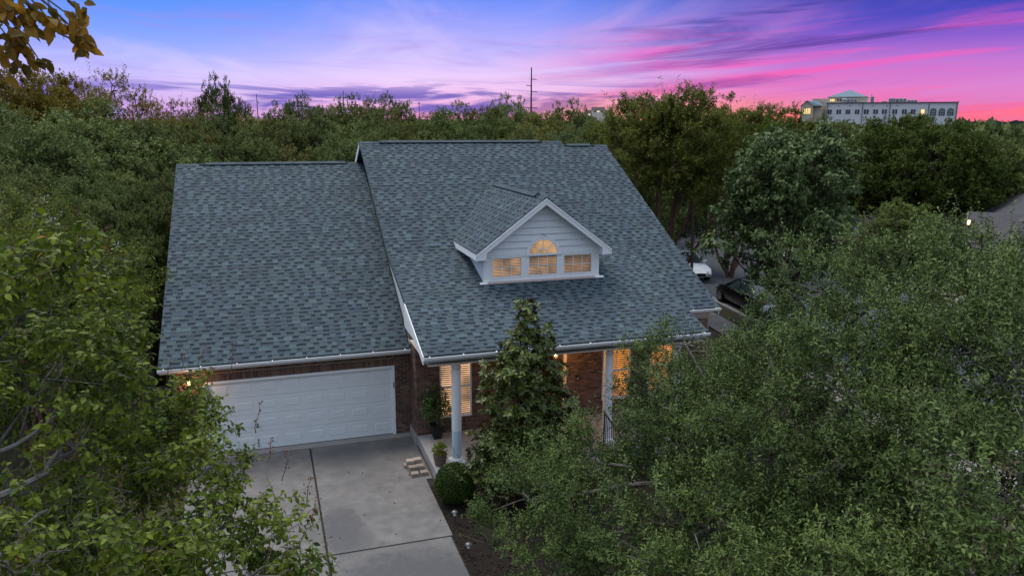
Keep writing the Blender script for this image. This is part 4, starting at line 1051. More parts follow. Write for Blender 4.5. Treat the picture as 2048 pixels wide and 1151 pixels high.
# --- magnolia in front of the porch
rg = np.random.default_rng(31); mb_ = np.array([2.30, -4.75, 0.])
t = thing('magnolia_tree', 'narrow pointed magnolia with glossy leaves and rusty undersides in front of the porch', 'tree', mb_)
lob = [(0, 0, 4.62, .27, .27, .30), (.05, 0, 4.1, .30, .30, .32), (-.1, -.05, 3.72, .55, .55, .40), (.42, .05, 3.85, .30, .3, .36), (-.25, 0, 3.15, .72, .7, .5), (.35, 0, 3.1, .55, .55, .45),
       (-.2, .1, 2.45, .85, .8, .55), (.5, 0, 2.35, .75, .7, .5), (0, -.1, 1.7, 1.0, .9, .6), (-.65, 0, 1.45, .75, .7, .5), (.7, 0, 1.6, .8, .75, .55), (-.2, -.2, .95, 1.0, .9, .5), (.6, -.2, .9, .8, .8, .5), (-.75, -.1, .9, .55, .55, .4)]
P_, O_ = crown_points(rg, lob, 2100, .45, lump=.2, cull=.55, bottom=-.8)
n = len(P_); k = 8
ax = unit(O_*.7+np.array([0, 0, .55])+rg.normal(size=(n, 3))*.3); e1 = unit(np.cross(ax, np.array([.3, .2, .93]))); e2 = np.cross(ax, e1); pos = []; dd = []; nn = []
for j in range(k):
    a = 2*PI*j/k+rg.random((n, 1))*.5; q = e1*np.cos(a)+e2*np.sin(a); pos.append(P_+ax*.03*rg.random((n, 1))); dd.append(unit(q+ax*(.15+.7*rg.random((n, 1)))+np.array([0, 0, -.12]))); nn.append(unit(ax+q*-.3+rg.normal(size=(n, 3))*.25))
pos, dd, nn = map(np.concatenate, (pos, dd, nn)); nl = len(pos)
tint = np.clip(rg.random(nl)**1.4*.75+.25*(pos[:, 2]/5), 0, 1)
dl_ = np.linalg.norm(pos+mb_-CAM, axis=1); order = np.argsort(dl_)
lf = leaf_object('leaf', np.zeros((1, 3)), np.array([[0, 1., 0]]), np.array([[0, 0, 1.]]), .15, .062, np.array([.55]), 'leaf_magnolia', fine=True, link=False)
lf2 = leaf_object('leaf', np.zeros((1, 3)), np.array([[0, 1., 0]]), np.array([[0, 0, 1.]]), .13, .055, np.array([.25]), 'leaf_magnolia', fine=True, link=False)
lf3 = leaf_object('leaf', np.zeros((1, 3)), np.array([[0, 1., 0]]), np.array([[0, 0, 1.]]), .15, .06, np.array([.9]), 'leaf_magnolia', fine=True, link=False)
def leaf_parts(parent, idx, meshes, pos, dd, nn, scale=None):
    r = random.Random(5)
    for i in idx:
        y = Vector(dd[i]); x = y.cross(Vector(nn[i])).normalized(); z_ = x.cross(y); o = bpy.data.objects.new('leaf', r.choice(meshes)); C.objects.link(o); o.parent = parent
        mw = Matrix.Identity(4); s_ = r.uniform(.75, 1.2)
        for c in range(3): mw[c][0], mw[c][1], mw[c][2], mw[c][3] = x[c]*s_, y[c]*s_, z_[c]*s_, pos[i][c]
        o.matrix_local = mw
leaf_parts(t, order[:300], [lf, lf2, lf3], pos, dd, nn)
rest = order[300:]
o = leaf_object('crown', pos[rest], dd[rest], nn[rest], .145*(.7+.5*rg.random(len(rest))), .052, tint[rest], 'leaf_magnolia', t, fine=True); o['kind'] = 'stuff'
limbs(rg, (0, 0, 0), (0, 0, 2.6), lob, .06, 3).build('trunk', 'bark_grey', t)

# --- big small-leaved tree in the right foreground
rg = np.random.default_rng(41); tb = base_of(1690, 11.5)
t = thing('foreground_oak', 'large spreading tree with small grey-green leaves filling the yard beside the porch', 'tree', tb)
lob = px_lobes([(1062, 1000, 13.0, .92), (1175, 925, 13.6, .72), (1320, 780, 14.2, .78), (1372, 690, 14.2, .44), (1335, 735, 14.3, .5), (1290, 880, 13.4, .55), (1600, 930, 11.6, 1.15), (1890, 900, 10.2, 1.1), (1800, 710, 12.4, .95), (2030, 740, 11.6, .95), (1440, 980, 11.8, 1.0), (1455, 800, 13.6, .9), (1550, 705, 13.4, .76), (1592, 610, 13.6, .50), (1655, 585, 13.6, .78), (1760, 600, 13.4, .90),
                (1870, 590, 13.2, .85), (1950, 520, 13.0, .62), (2020, 620, 12.6, .75), (2095, 660, 12, .9), (1360, 900, 12.4, 1.15), (1500, 870, 11.8, 1.2), (1700, 790, 11.2, 1.35), (1930, 780, 10.8, 1.35), (2080, 820, 10, 1.3), (1230, 1075, 11.6, .95),
                (1430, 1060, 10.6, 1.1), (1640, 1040, 9.8, 1.15), (1840, 1000, 9.2, 1.15), (2030, 1010, 8.6, 1.1), (1110, 1140, 12.0, .7), (1330, 1190, 10, .85), (1560, 1200, 9, .85), (1800, 1190, 8.2, .85), (2010, 1190, 7.6, .75)], tb)
P_, O_ = crown_points(rg, lob, 36000, .62, lump=.25, cull=.66, bottom=-.45, clusters=1350, cr=.245); cl = LAST_CLUSTER
a = sprigs(rg, P_, O_, 8, .17, up=.45, jit=.55, spread=.9, nup=.6)
# taller upright shoots along the outline
P2, O2 = crown_points(rg, lob, 420, .10, lump=.25, cull=.95, bottom=.25)
b = sprigs(rg, P2, O2, 18, .50, up=.9, jit=.4, spread=.8, nup=.6)
pos, dd, nn = [np.concatenate([a[i], b[i]]) for i in range(3)]; nl = len(pos)
hgt = np.concatenate([np.tile(P_[:, 2], 8), np.tile(P2[:, 2], 18)]); tw = np.concatenate([np.tile(.5*rg.random(len(P_))+.5*rg.random(1350)[cl], 8), np.tile(.55+.45*rg.random(len(P2)), 18)])
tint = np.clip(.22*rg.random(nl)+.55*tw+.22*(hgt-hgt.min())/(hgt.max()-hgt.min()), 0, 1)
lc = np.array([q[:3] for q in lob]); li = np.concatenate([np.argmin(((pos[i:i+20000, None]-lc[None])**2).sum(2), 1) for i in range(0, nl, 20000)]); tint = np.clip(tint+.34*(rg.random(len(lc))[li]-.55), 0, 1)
dl_ = np.linalg.norm(pos+tb-CAM, axis=1)
ln = .063*(.6+.65*rg.random(nl))
vis = []
for i in np.argsort(dl_):
    d = pos[i]+tb-CAM; z_ = d@FW; u = 1024+FPX*(d@RT)/z_; v = 575.5-FPX*(d@UP)/z_
    if 1000 < u < 2040 and 600 < v < 1145: vis.append(i)
    if len(vis) == 300: break
lm = [leaf_object('leaf', np.zeros((1, 3)), np.array([[0, 1., 0]]), np.array([[0, 0, 1.]]), l, l*w, np.array([q]), 'leaf_oak', fine=True, link=False) for l, w, q in ((.058, .42, .5), (.05, .4, .25), (.062, .4, .75))]
leaf_parts(t, vis, lm, pos, dd, nn)
msk = np.ones(nl, bool); msk[vis] = False
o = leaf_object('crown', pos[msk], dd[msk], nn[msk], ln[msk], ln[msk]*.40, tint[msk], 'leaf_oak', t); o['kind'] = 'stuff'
twig_object('twigs', np.concatenate([a[3][::4], b[3]]), np.concatenate([a[4][::4], b[4]]), .004, 'twig', t)['kind'] = 'stuff'
limbs(rg, (0, 0, 0), (.2, .3, 2.6), lob, .15, 7, wig=.10).build('trunk', 'bark_grey', t)

# --- broad-leaved tree in the left foreground
rg = np.random.default_rng(51); tb = base_of(-420, 7.4)
t = thing('broadleaf_tree', 'near tree with broad bright green leaves and grey boughs left of the driveway', 'tree', tb)
lobp = [(40, 520, 5.6, .34, .17), (150, 515, 5.5, .30, .16), (40, 640, 7.2, .62), (140, 690, 7.4, .62), (195, 600, 8.2, .42), (60, 800, 6.8, .75), (230, 820, 7.6, .42), (340, 850, 7.9, .32), (385, 805, 8.1, .27),
        (150, 900, 6.6, .42), (330, 930, 7.2, .55), (430, 930, 7.0, .34), (250, 1030, 6.4, .55), (390, 1040, 6.2, .50), (470, 1060, 6.0, .36), (550, 1075, 6.0, .24), (160, 1130, 5.6, .5), (320, 1150, 5.4, .5), (500, 1150, 5.4, .34), (600, 1150, 5.6, .22), (30, 1150, 5.2, .45)]
lob = px_lobes(lobp, tb)
P_, O_ = crown_points(rg, lob, 4300, .8, lump=.25, cull=.7, bottom=-.7, clusters=330, cr=.15); cl = LAST_CLUSTER
a = sprigs(rg, P_, O_, 6, .13, up=.25, jit=.6, spread=.9, droop=.65, nup=.35)
pos, dd, nn = a[:3]; nl = len(pos); tint = np.clip(.35*rg.random(nl)+.6*np.tile(rg.random(330)[cl], 6), 0, 1); ln = .056*(.6+.75*rg.random(nl))
order = np.argsort(np.linalg.norm(pos+tb-CAM, axis=1)); vis = []
for i in order:
    d = pos[i]+tb-CAM; z_ = d@FW; u = 1024+FPX*(d@RT)/z_; v = 575.5-FPX*(d@UP)/z_
    if 5 < u < 660 and 430 < v < 1145: vis.append(i)
    if len(vis) == 300: break
lm = [leaf_object('leaf', np.zeros((1, 3)), np.array([[0, 1., 0]]), np.array([[0, 0, 1.]]), l, l*w, np.array([q]), 'leaf_myrtle', fine=True, link=False) for l, w, q in ((.062, .55, .45), (.054, .6, .25), (.066, .5, .7), (.058, .55, .95))]
lo = [leaf_object('leaf', np.zeros((1, 3)), np.array([[0, 1., 0]]), np.array([[0, 0, 1.]]), .06, .028, np.array([.9]), 'leaf_golden', fine=True, link=False)]
leaf_parts(t, vis[::25], lo, pos, dd, nn)
leaf_parts(t, [v for k, v in enumerate(vis) if k % 25], lm, pos, dd, nn)
msk = np.ones(nl, bool); msk[vis] = False
o = leaf_object('crown', pos[msk], dd[msk], nn[msk], ln[msk], ln[msk]*.55, tint[msk], 'leaf_myrtle', t, fine=True); o['kind'] = 'stuff'
twig_object('twigs', a[3], a[4], .004, 'twig', t)['kind'] = 'stuff'
m = limbs(rg, (0, 0, 0), (.3, .1, 2.4), lob[2:], .07, 5, wig=.10)
for A, B, r_ in (((-20, 905, 6.2), (110, 830, 6.6), .020), ((-20, 1000, 6.0), (95, 945, 6.2), .030), ((95, 945, 6.2), (115, 900, 6.5), .018), ((-10, 1135, 5.4), (150, 1010, 6.2), .020)):
    m.tube(bend(at(*A)-tb, at(*B)-tb, .06, rg, 6), np.linspace(r_, r_*.5, 6), 6)
m.build('trunk', 'bark_grey', t)
# tall seed stalks over the crown
for (u, v, D, l) in ((415, 740, 8.1, .30), (455, 690, 8.2, .32), (400, 700, 8.2, .24), (560, 905, 7.0, .28), (610, 960, 6.2, .24), (620, 1000, 6.0, .20), (508, 810, 7.2, .28), (330, 720, 8, .25), (360, 700, 8, .2), (530, 880, 6.9, .22)):
    sk = MB(); A = at(u, v, D)-tb; pts = bend(A-np.array([0, 0, l]), A+np.array([.05, 0, .02]), .08, rg, 5); sk.tube(pts, np.linspace(.004, .0018, 5), 4)
    for q in range(12): c = np.array(pts[2+q % 3])+rg.normal(size=3)*.02; sk.lathe([(.002, -.008), (.008, 0), (.002, .008)], c, 5)
    sk.build('seed_stalk', 'seed_brown', t)

# --- flowering myrtle behind it
rg = np.random.default_rng(61); tb = base_of(40, 14.0)
t = thing('flowering_myrtle', 'myrtle with small leaves and sparse white blossom behind the broad-leaved tree', 'tree', tb)
lob = px_lobes([(30, 520, 13.5, .85), (120, 510, 14, .72), (205, 550, 14, .62), (235, 620, 14, .5), (130, 640, 13.5, .95), (20, 660, 13, .95), (210, 720, 13.5, .6), (-60, 560, 13, 1.0), (90, 470, 14.2, .45)], tb)
P_, O_ = crown_points(rg, lob, 6000, .6, lump=.2, clusters=330, cr=.24); cl = LAST_CLUSTER; a = sprigs(rg, P_, O_, 7, .16, up=.5, jit=.5, droop=.1)
nl = len(a[0]); o = leaf_object('crown', a[0], a[1], a[2], .052, .026, np.clip(.3*rg.random(nl)+.6*np.tile(rg.random(330)[cl], 7), 0, 1), 'leaf_myrtle_far', t); o['kind'] = 'stuff'
P2, O2 = crown_points(rg, lob, 34, .03, lump=.1, cull=1., bottom=.3)
for p in P2:
    k = 26; leaf_object('blossom', p+rg.normal(size=(k, 3))*np.array([.03, .03, .055])+np.array([0, 0, .06]), unit(rg.normal(size=(k, 3))), unit(rg.normal(size=(k, 3))), .03, .026, .5, 'flower_white', t)
for k in range(26):
    sk = MB(); p = crown_points(rg, lob, 1, .02, bottom=.4)[0][0]; pts = bend(p, p+np.array([rg.normal()*.08, 0, .25+.25*rg.random()]), .06, rg, 4); sk.tube(pts, np.linspace(.008, .003, 4), 4)
    for q in range(12): sk.lathe([(.004, -.014), (.014, 0), (.004, .014)], np.array(pts[1+q % 3])+rg.normal(size=3)*.03, 5)
    sk.build('seed_stalk', 'seed_brown', t)
limbs(rg, (0, 0, 0), (.1, .1, 2.6), lob, .09, 4).build('trunk', 'bark_red', t)

# --- branch hanging in from a tall tree left of the camera
rg = np.random.default_rng(71); tb = base_of(-900, 4.2)
t = thing('tall_side_tree', 'tall tree whose leafy bough hangs into the sky above the treetops on the left', 'tree', tb)
sp = [(-10, -20, 2.6, .09), (20, 30, 2.6, .07), (60, 15, 2.6, .06), (95, 35, 2.6, .055), (130, 25, 2.6, .045), (150, 62, 2.6, .045), (158, 85, 2.6, .03), (20, 80, 2.55, .06), (45, 100, 2.55, .045), (75, 115, 2.55, .03), (5, 110, 2.55, .06), (160, 15, 2.6, .025)]
lob = px_lobes(sp, tb)
P_, O_ = crown_points(rg, lob, 240, .9, lump=.1, cull=0., bottom=-1); n = len(P_)
dd = unit(rg.normal(size=(n, 3))*.6+np.array([0, 0, -.9])+RT*.4); nn = unit(rg.normal(size=(n, 3))*.6-FW*.6)
lm = [leaf_object('leaf', np.zeros((1, 3)), np.array([[0, 1., 0]]), np.array([[0, 0, 1.]]), l, l*w, np.array([q]), 'leaf_golden', fine=True, link=False) for l, w, q in ((.044, .6, .5), (.036, .62, .2), (.05, .55, .9))]
leaf_parts(t, range(n), lm, P_, dd, nn)
m = MB(); A = at(-500, -420, 3.6)-tb; B = at(-40, -60, 2.7)-tb
m.tube([(0, 0, -.2), (0, 0, 3), (.1, .1, 7), (.1, .2, 10.2), (.2, .3, 12.2)], [.2, .17, .13, .09, .04], 10)
m.tube(bend((.1, .18, 9.6), A, .05, rg, 5), np.linspace(.06, .03, 5), 7); m.tube(bend(A, B, .05, rg, 5), np.linspace(.03, .012, 5), 6)
for q in sp: m.tube(bend(B, at(q[0], q[1], q[2])-tb, .06, rg, 5), np.linspace(.006, .002, 5), 4)
m.build('trunk', 'bark_grey', t)
lobc = [(rg.normal()*.7-.9, rg.normal()*.7-.6, 10.8+rg.random()*2, .7) for _ in range(7)]
P_, O_ = crown_points(rg, lobc, 500, .7); a = sprigs(rg, P_, O_, 6, .25, droop=.3); o = leaf_object('crown', a[0], a[1], a[2], .075, .042, rg.random(len(a[0])), 'leaf_golden', t, fine=True); o['kind'] = 'stuff'

# ================================================================== trees by the street and behind
def make_tree(name, seed, H, R, base_z, mat, bark, nl=26000, leaf=.13, nlobe=22, stems=0, droop=0., sparse=1., lobe_r=.30, tr=.16, shoots=0, m=8, up=.35, nclus=260, crad=.10):
    """prototype at the origin: returns crown mesh and trunk mesh"""
    r = np.random.default_rng(seed); lob = []
    for k in range(nlobe):
        a = k*2.399+r.random()*.5; f = (k+.5)/nlobe; zz = base_z+(H-base_z)*(.12+.80*f**.85); rr = R*math.sqrt(max(.04, 1-((f-.32)/.72)**2))*(.70+.22*r.random())
        lr = R*lobe_r*(.8+.5*r.random()); lob.append((math.cos(a)*max(0, rr-lr*.6), math.sin(a)*max(0, rr-lr*.6), zz-lr*.3, lr, lr, lr*.78))
    nc = int(nclus); P_, O_ = crown_points(r, lob, int(nl*sparse/m), .5, lump=.25, cull=.6, clusters=nc, cr=R*crad); cl = LAST_CLUSTER; a = sprigs(r, P_, O_, m, leaf*1.7, up=up, jit=.5, droop=droop, nup=.7)
    pos, dd, nn = a[:3]; tw = np.tile(.35*r.random(len(P_))+.65*r.random(nc)[cl], m)
    if shoots:
        P2, O2 = crown_points(r, lob, shoots, .05, lump=.25, cull=.95, bottom=.3); b = sprigs(r, P2, O2, 12, leaf*6, up=1.1, jit=.45)
        pos, dd, nn = [np.concatenate([a[i], b[i]]) for i in range(3)]; tw = np.concatenate([tw, np.tile(.4+.6*r.random(len(P2)), 12)])
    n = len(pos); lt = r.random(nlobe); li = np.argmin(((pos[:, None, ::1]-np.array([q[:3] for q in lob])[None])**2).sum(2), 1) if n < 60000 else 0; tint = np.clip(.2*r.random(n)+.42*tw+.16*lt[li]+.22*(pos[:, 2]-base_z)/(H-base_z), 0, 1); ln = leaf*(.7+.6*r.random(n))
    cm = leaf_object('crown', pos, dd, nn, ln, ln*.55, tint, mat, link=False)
    st = None
    if stems: st = [((r.normal()*.12, r.normal()*.12, -.1), (r.normal()*R*.28, r.normal()*R*.28, base_z+(H-base_z)*(.25+.25*r.random()))) for _ in range(stems)]
    tm = limbs(r, (0, 0, 0), (0, 0, base_z*.85), lob, tr, 4, stems=st, wig=.07).mesh('trunk', bark)
    return cm, tm, H
def put_tree(name, label, proto, u, v, D, wscale=1., group=None, rz=None, tint=None):
    """top of the crown at pixel (u, v), D metres away; height follows from the ground"""
    top = at(u, v, D); h = top[2]; s_ = h/proto[2]
    e = thing(name, label, 'tree', (top[0], top[1], 0), rnd.uniform(0, 2*PI) if rz is None else rz, group); e.scale = (s_*wscale, s_*wscale, s_)
    for nm, me in (('crown', proto[0]), ('trunk', proto[1])):
        o = bpy.data.objects.new(nm, me); C.objects.link(o); o.parent = e
        if nm == 'crown':
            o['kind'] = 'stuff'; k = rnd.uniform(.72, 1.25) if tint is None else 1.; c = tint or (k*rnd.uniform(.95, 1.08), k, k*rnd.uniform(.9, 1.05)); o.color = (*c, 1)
    return e
oakA = make_tree('oak', 101, 8.6, 4.2, 2.6, 'leaf_bg', 'bark_dark', 42000, .15, 20, lobe_r=.36, shoots=0, nclus=430)
oakB = make_tree('oak', 102, 8.2, 3.9, 2.4, 'leaf_bg', 'bark_dark', 40000, .15, 16, lobe_r=.42, shoots=0, nclus=400)
oakC = make_tree('oak', 103, 9.4, 3.6, 2.8, 'leaf_bg_warm', 'bark_dark', 36000, .145, 20, lobe_r=.36, shoots=10, nclus=380)
yardA = make_tree('oak', 113, 7.4, 2.7, 1.6, 'leaf_bg', 'bark_dark', 34000, .10, 18, lobe_r=.36, shoots=6, nclus=380, tr=.12)
yardB = make_tree('oak', 114, 7.6, 2.5, 1.6, 'leaf_bg', 'bark_dark', 32000, .10, 16, lobe_r=.40, shoots=6, nclus=360, tr=.12)
dense = make_tree('oak', 104, 9.3, 6.0, 2.6, 'leaf_bg_dark', 'bark_dark', 90000, .16, 44, lobe_r=.24, tr=.26, nclus=900, crad=.08)
sparse = make_tree('elm', 105, 10.5, 3.4, 3.2, 'leaf_bg_warm', 'bark_dark', 15000, .11, 26, lobe_r=.24, shoots=60, sparse=.7)
myrt = make_tree('myrtle', 106, 10.2, 3.5, 5.0, 'leaf_myrtle_far', 'bark_red', 34000, .12, 24, stems=6, shoots=60, tr=.10, lobe_r=.28)
myrt2 = make_tree('myrtle', 107, 9.8, 3.2, 4.9, 'leaf_myrtle_far', 'bark_red', 30000, .12, 20, stems=5, shoots=60, tr=.09, lobe_r=.30)
droopy = make_tree('red_oak', 108, 8.9, 3.1, 1.9, 'leaf_droop', 'bark_dark', 21000, .19, 30, droop=.75, lobe_r=.26, m=9, up=.2)
silver = make_tree('willow', 109, 8.6, 3.4, 2.2, 'leaf_droop', 'bark_dark', 24000, .10, 22, shoots=30)

put_tree('red_oak', 'dense tree with drooping clusters of grey-green leaves beside the parked black car', droopy, 1592, 243, 32, 1.0, rz=.6)
put_tree('crape_myrtle', 'tall multi-stemmed myrtle with reddish trunks rising next to the roof edge', myrt, 1300, 188, 37, 1.0, rz=1.0)
put_tree('crape_myrtle', 'tall myrtle with several dark red stems beside the parked white car', myrt2, 1385, 182, 36, .95, rz=2.0)
put_tree('crape_myrtle', 'dark green myrtle with upright shoots behind the drooping tree', myrt, 1480, 215, 46, .9, rz=4.0, tint=(.75, .8, .75))
put_tree('crape_myrtle', 'myrtle between the drooping tree and the white office building', myrt2, 1545, 214, 52, 1.0, rz=3.1, tint=(.72, .8, .72))
put_tree('live_oak', 'broad round dark oak with several trunks across the street', dense, 1850, 233, 61, 1.0, rz=.3, tint=(.85, .95, .8))
put_tree('pale_tree', 'pale silvery green tree standing just behind the main roof ridge', silver, 1150, 250, 47, 1.0, tint=(1.0, .98, .8))
put_tree('garden_shrub', 'low leafy tree in the yard across the street beside the oak trunks', oakB, 1810, 410, 52, 1.3, tint=(1.1, 1.15, 1.0))
for (u, v, D, pr, w_) in [(30, 138, 44, oakC, .9), (112, 150, 46, oakC, .75), (300, 196, 56, sparse, .9), (360, 192, 58, sparse, .9)]:
    put_tree('tall_tree', 'tall warm-tinted tree rising above the belt of oaks on the left', pr, u, v, D, w_, 'tall trees at the left end of the belt', tint=(1.25, .95, .62))  # warm sky glow on these crowns is painted into the tint
put_tree('open_tree', 'airy tree with sky showing through its crown above the oak belt', sparse, 215, 132, 50, .9, tint=(1.4, .95, .6))  # orange glow put into the leaf tint here too
put_tree('round_top_tree', 'small dark round-headed tree standing clear against the sky behind the belt', oakA, 436, 178, 62, .55, tint=(.6, .6, .55))
put_tree('spiky_tree', 'tree with thin upright shoots against the sky behind the garage roof', sparse, 748, 188, 60, .8)
belt = [(-60, 240, 36, 1), (60, 262, 33, 0), (165, 240, 38, 1), (255, 252, 40, 0), (345, 238, 46, 2), (430, 240, 50, 0), (520, 232, 54, 2), (600, 216, 62, 1), (660, 210, 64, 2), (705, 214, 62, 0), (785, 216, 64, 1), (560, 250, 50, 0), (650, 246, 52, 1), (740, 248, 50, 0),
        (830, 244, 52, 2), (905, 226, 62, 0), (965, 214, 64, 2), (1020, 212, 66, 0), (1080, 224, 64, 2), (1135, 222, 68, 0), (900, 250, 52, 1), (990, 246, 54, 0), (1065, 250, 52, 2), (1195, 262, 54, 0), (1230, 246, 58, 1),
        (300, 290, 43, 0), (370, 292, 44, 1), (440, 296, 45, 0), (510, 290, 46, 1), (590, 292, 47, 2), (680, 290, 46, 0), (770, 290, 47, 1),
        (860, 285, 48, 0), (950, 284, 48, 2), (1040, 285, 48, 1), (1120, 290, 48, 0), (1200, 300, 47, 1), (1250, 330, 42, 0)]
side = [(20, 300, 31, 1.0, 0), (110, 288, 34, 1.05, 1), (195, 282, 36, 1.05, 0), (262, 290, 38, 1.05, 1), (150, 345, 28, .9, 0), (60, 340, 28, .95, 1), (225, 338, 30, .9, 1), (-60, 330, 26, 1.0, 0), (258, 365, 28.5, .8, 0), (180, 395, 26, .75, 1), (30, 395, 25, .9, 0), (250, 420, 26.5, .7, 1), (110, 420, 24.5, .8, 1), (300, 320, 35, .9, 0), (-20, 430, 22, .8, 1)]
for (u, v, D, w_, k) in side:
    put_tree('yard_oak', 'oak with light green crown in the side yard left of the garage roof', (yardA, yardB)[k], u, v, D, w_, 'oaks in the side yard')
for (u, v, D, k) in belt:
    put_tree('live_oak', ('finely lobed green oak', 'broad heavy-lobed green oak', 'olive-tinted upright oak')[k]+' in the thick belt of trees behind the house', (oakA, oakB, oakC)[k], u, v, D, rnd.uniform(.85, 1.1), 'oaks in the belt behind the house')
for (u, v, D, k) in [(1660, 250, 78, 0), (1985, 262, 82, 1), (2045, 270, 76, 0), (1930, 285, 66, 2), (2010, 300, 64, 1), (1640, 300, 62, 1), (1590, 330, 52, 0), (2090, 290, 70, 0), (1420, 260, 70, 0), (1345, 258, 72, 1), (1270, 262, 66, 0), (1330, 330, 48, 1), (1240, 262, 64, 2)]:
    put_tree('live_oak', ('finely lobed green oak', 'broad heavy-lobed green oak', 'olive-tinted upright oak')[k]+' in the gardens along the far side of the street', (oakA, oakB, oakC)[k], u, v, D, rnd.uniform(1.0, 1.25), 'oaks across the street')
# the wood beyond, down to the horizon: one mass of crowns
rg = np.random.default_rng(81); pts = []; nrm_ = []
for k in range(560):
    D = 80+(rg.random()**1.5)*620; az = _y+rg.uniform(-.72, .72); x, y = CAM[0]+D*math.sin(az), CAM[1]+D*math.cos(az); R = rg.uniform(3.5, 6)*(1+D/900); h = rg.uniform(6.2, 8.8)
    n = int(170*(1.0 if D < 250 else .6)); d = unit(rg.normal(size=(n, 3))); d[:, 2] = np.abs(d[:, 2])*1.2-.25
    p = np.array([x, y, h-R*.62])+d*np.array([R, R, R*.62])*(.86+.2*rg.random((n, 1))); pts.append(p); nrm_.append(d)
pos = np.concatenate(pts); d = np.concatenate(nrm_); n = len(pos); Dd = np.hypot(pos[:, 0]-CAM[0], pos[:, 1]-CAM[1])
o = leaf_object('distant_woods', pos, unit(rg.normal(size=(n, 3))+np.array([0, 0, .3])), unit(d+rg.normal(size=(n, 3))*.5), (.5+Dd/170)*(.7+.6*rg.random(n)), (.35+Dd/230), np.clip(.55*rg.random(n)+.35*d[:, 2], 0, 1), 'leaf_bg')
tag(o, 'distant wooded suburb stretching to the horizon', 'woods', kind='stuff')

# far ridge with a ragged wooded skyline
m = MB(); nseg = 900; prev = None; rg = np.random.default_rng(91)
for k in range(nseg+1):
    az = _y-.75+1.5*k/nseg; D = 1500; x, y = CAM[0]+D*math.sin(az), CAM[1]+D*math.cos(az); f = k/10
    h = 6+4*math.sin(f*.35+1)+3*math.sin(f*.13+2.2)+2*math.sin(f*.9)+(22*math.exp(-((az-_y-.108)/.028)**2))+(9*math.exp(-((az-_y-.60)/.10)**2))+1.6*math.sin(f*5.1)+1.5*rg.random()
    cur = ((x, y, -5), (x, y, max(4, h)), (x+300*math.sin(az), y+300*math.cos(az), max(4, h)-2))
    if prev: m.face([prev[0], cur[0], cur[1], prev[1]]); m.face([prev[1], cur[1], cur[2], prev[2]])
    prev = cur
struct(m.build('hills', 'far_hill'))

# ---- pale office building on the right
OB = at(1650, 245, 260); OE = at(1912, 245, 260); ex = unit(np.array([OE[0]-OB[0], OE[1]-OB[1], 0])); kx = np.linalg.norm((OE-OB)[:2])/262
off = thing('office_building', 'long pale office block with dark paired windows and hipped stone tower beyond the trees', 'building', (OB[0], OB[1], 0), math.atan2(ex[1], ex[0])-.02)
bu = lambda u: (u-1650)*kx
bz = lambda v: at(1780, v, 260)[2]
def obx(name, u0, u1, y0, y1, v0, v1, mat, parent=None, **k): return MB().box(bu(u0), bu(u1), y0, y1, (bz(v0) if v0 is not None else -.5), bz(v1)).build(name, mat, parent or off, **k)
obx('wall', 1650, 1912, 0, 34, None, 206.5, 'office_white')
obx('parapet_cap', 1649.5, 1912.6, -.35, .3, 206.4, 204.6, 'office_trim')
for u in (1652, 1726, 1781.3, 1857, 1909.8): obx('downspout', u-.7, u+.7, -.25, -.001, 250, 206.6, 'office_trim')
obx('corner_post', 1911.3, 1912.5, -.4, .2, 206, 203.5, 'office_trim')
def owin(u, w_, v0, v1, mat='office_glass'):
    o = obx('window', u-w_, u+w_, -.10, -.002, v0, v1, 'office_trim'); obx('pane', u-w_*.82, u+w_*.82, -.13, -.101, v0-.35, v1+.35, mat, o)
for a_, b_ in ((1655.6, 1660.4), (1674.6, 1680), (1693.8, 1699), (1712.8, 1718), (1731.6, 1737), (1750.4, 1755.8), (1768, 1773.6), (1788.9, 1794.3), (1807.7, 1812.8), (1824.9, 1830)):
    owin(a_, 2.0, 228, 219); owin(b_, 2.0, 228, 219)
owin(1846, 4.4, 229.5, 219, 'win_glow')
for u in (1656.6, 1675.6, 1699.8, 1719, 1746, 1774.7, 1795): obx('vent', u-2, u+2, -.08, -.003, 212.5, 210.2, 'unit_metal')
for u in (1675, 1702, 1709): obx('vent', u-2, u+2, -.08, -.003, 242, 239, 'unit_metal')
for u in (1866.3, 1882.7, 1899):
    hw = 5.9*kx; cx_ = bu(u); z0, z1 = bz(231), bz(222); arcp = [(cx_-hw, z0), (cx_+hw, z0)]+[(cx_+hw*math.cos(t), z1+hw*math.sin(t)*.92) for t in np.linspace(0, PI, 13)]
    o = MB().prism(arcp, 1, -.12, -.003).build('arched_window', 'office_glass', off)
    mu = MB()
    for q in (-.33, .33): mu.box(cx_+hw*q-.06, cx_+hw*q+.06, -.16, -.121, z0, z1+hw*.8)
    for q in (.35, .8, 1.1): mu.box(cx_-hw*.97, cx_+hw*.97, -.165, -.1205, z0+(z1-z0)*q-.06, z0+(z1-z0)*q+.06)
    mu.build('mullion', 'unit_metal', o)
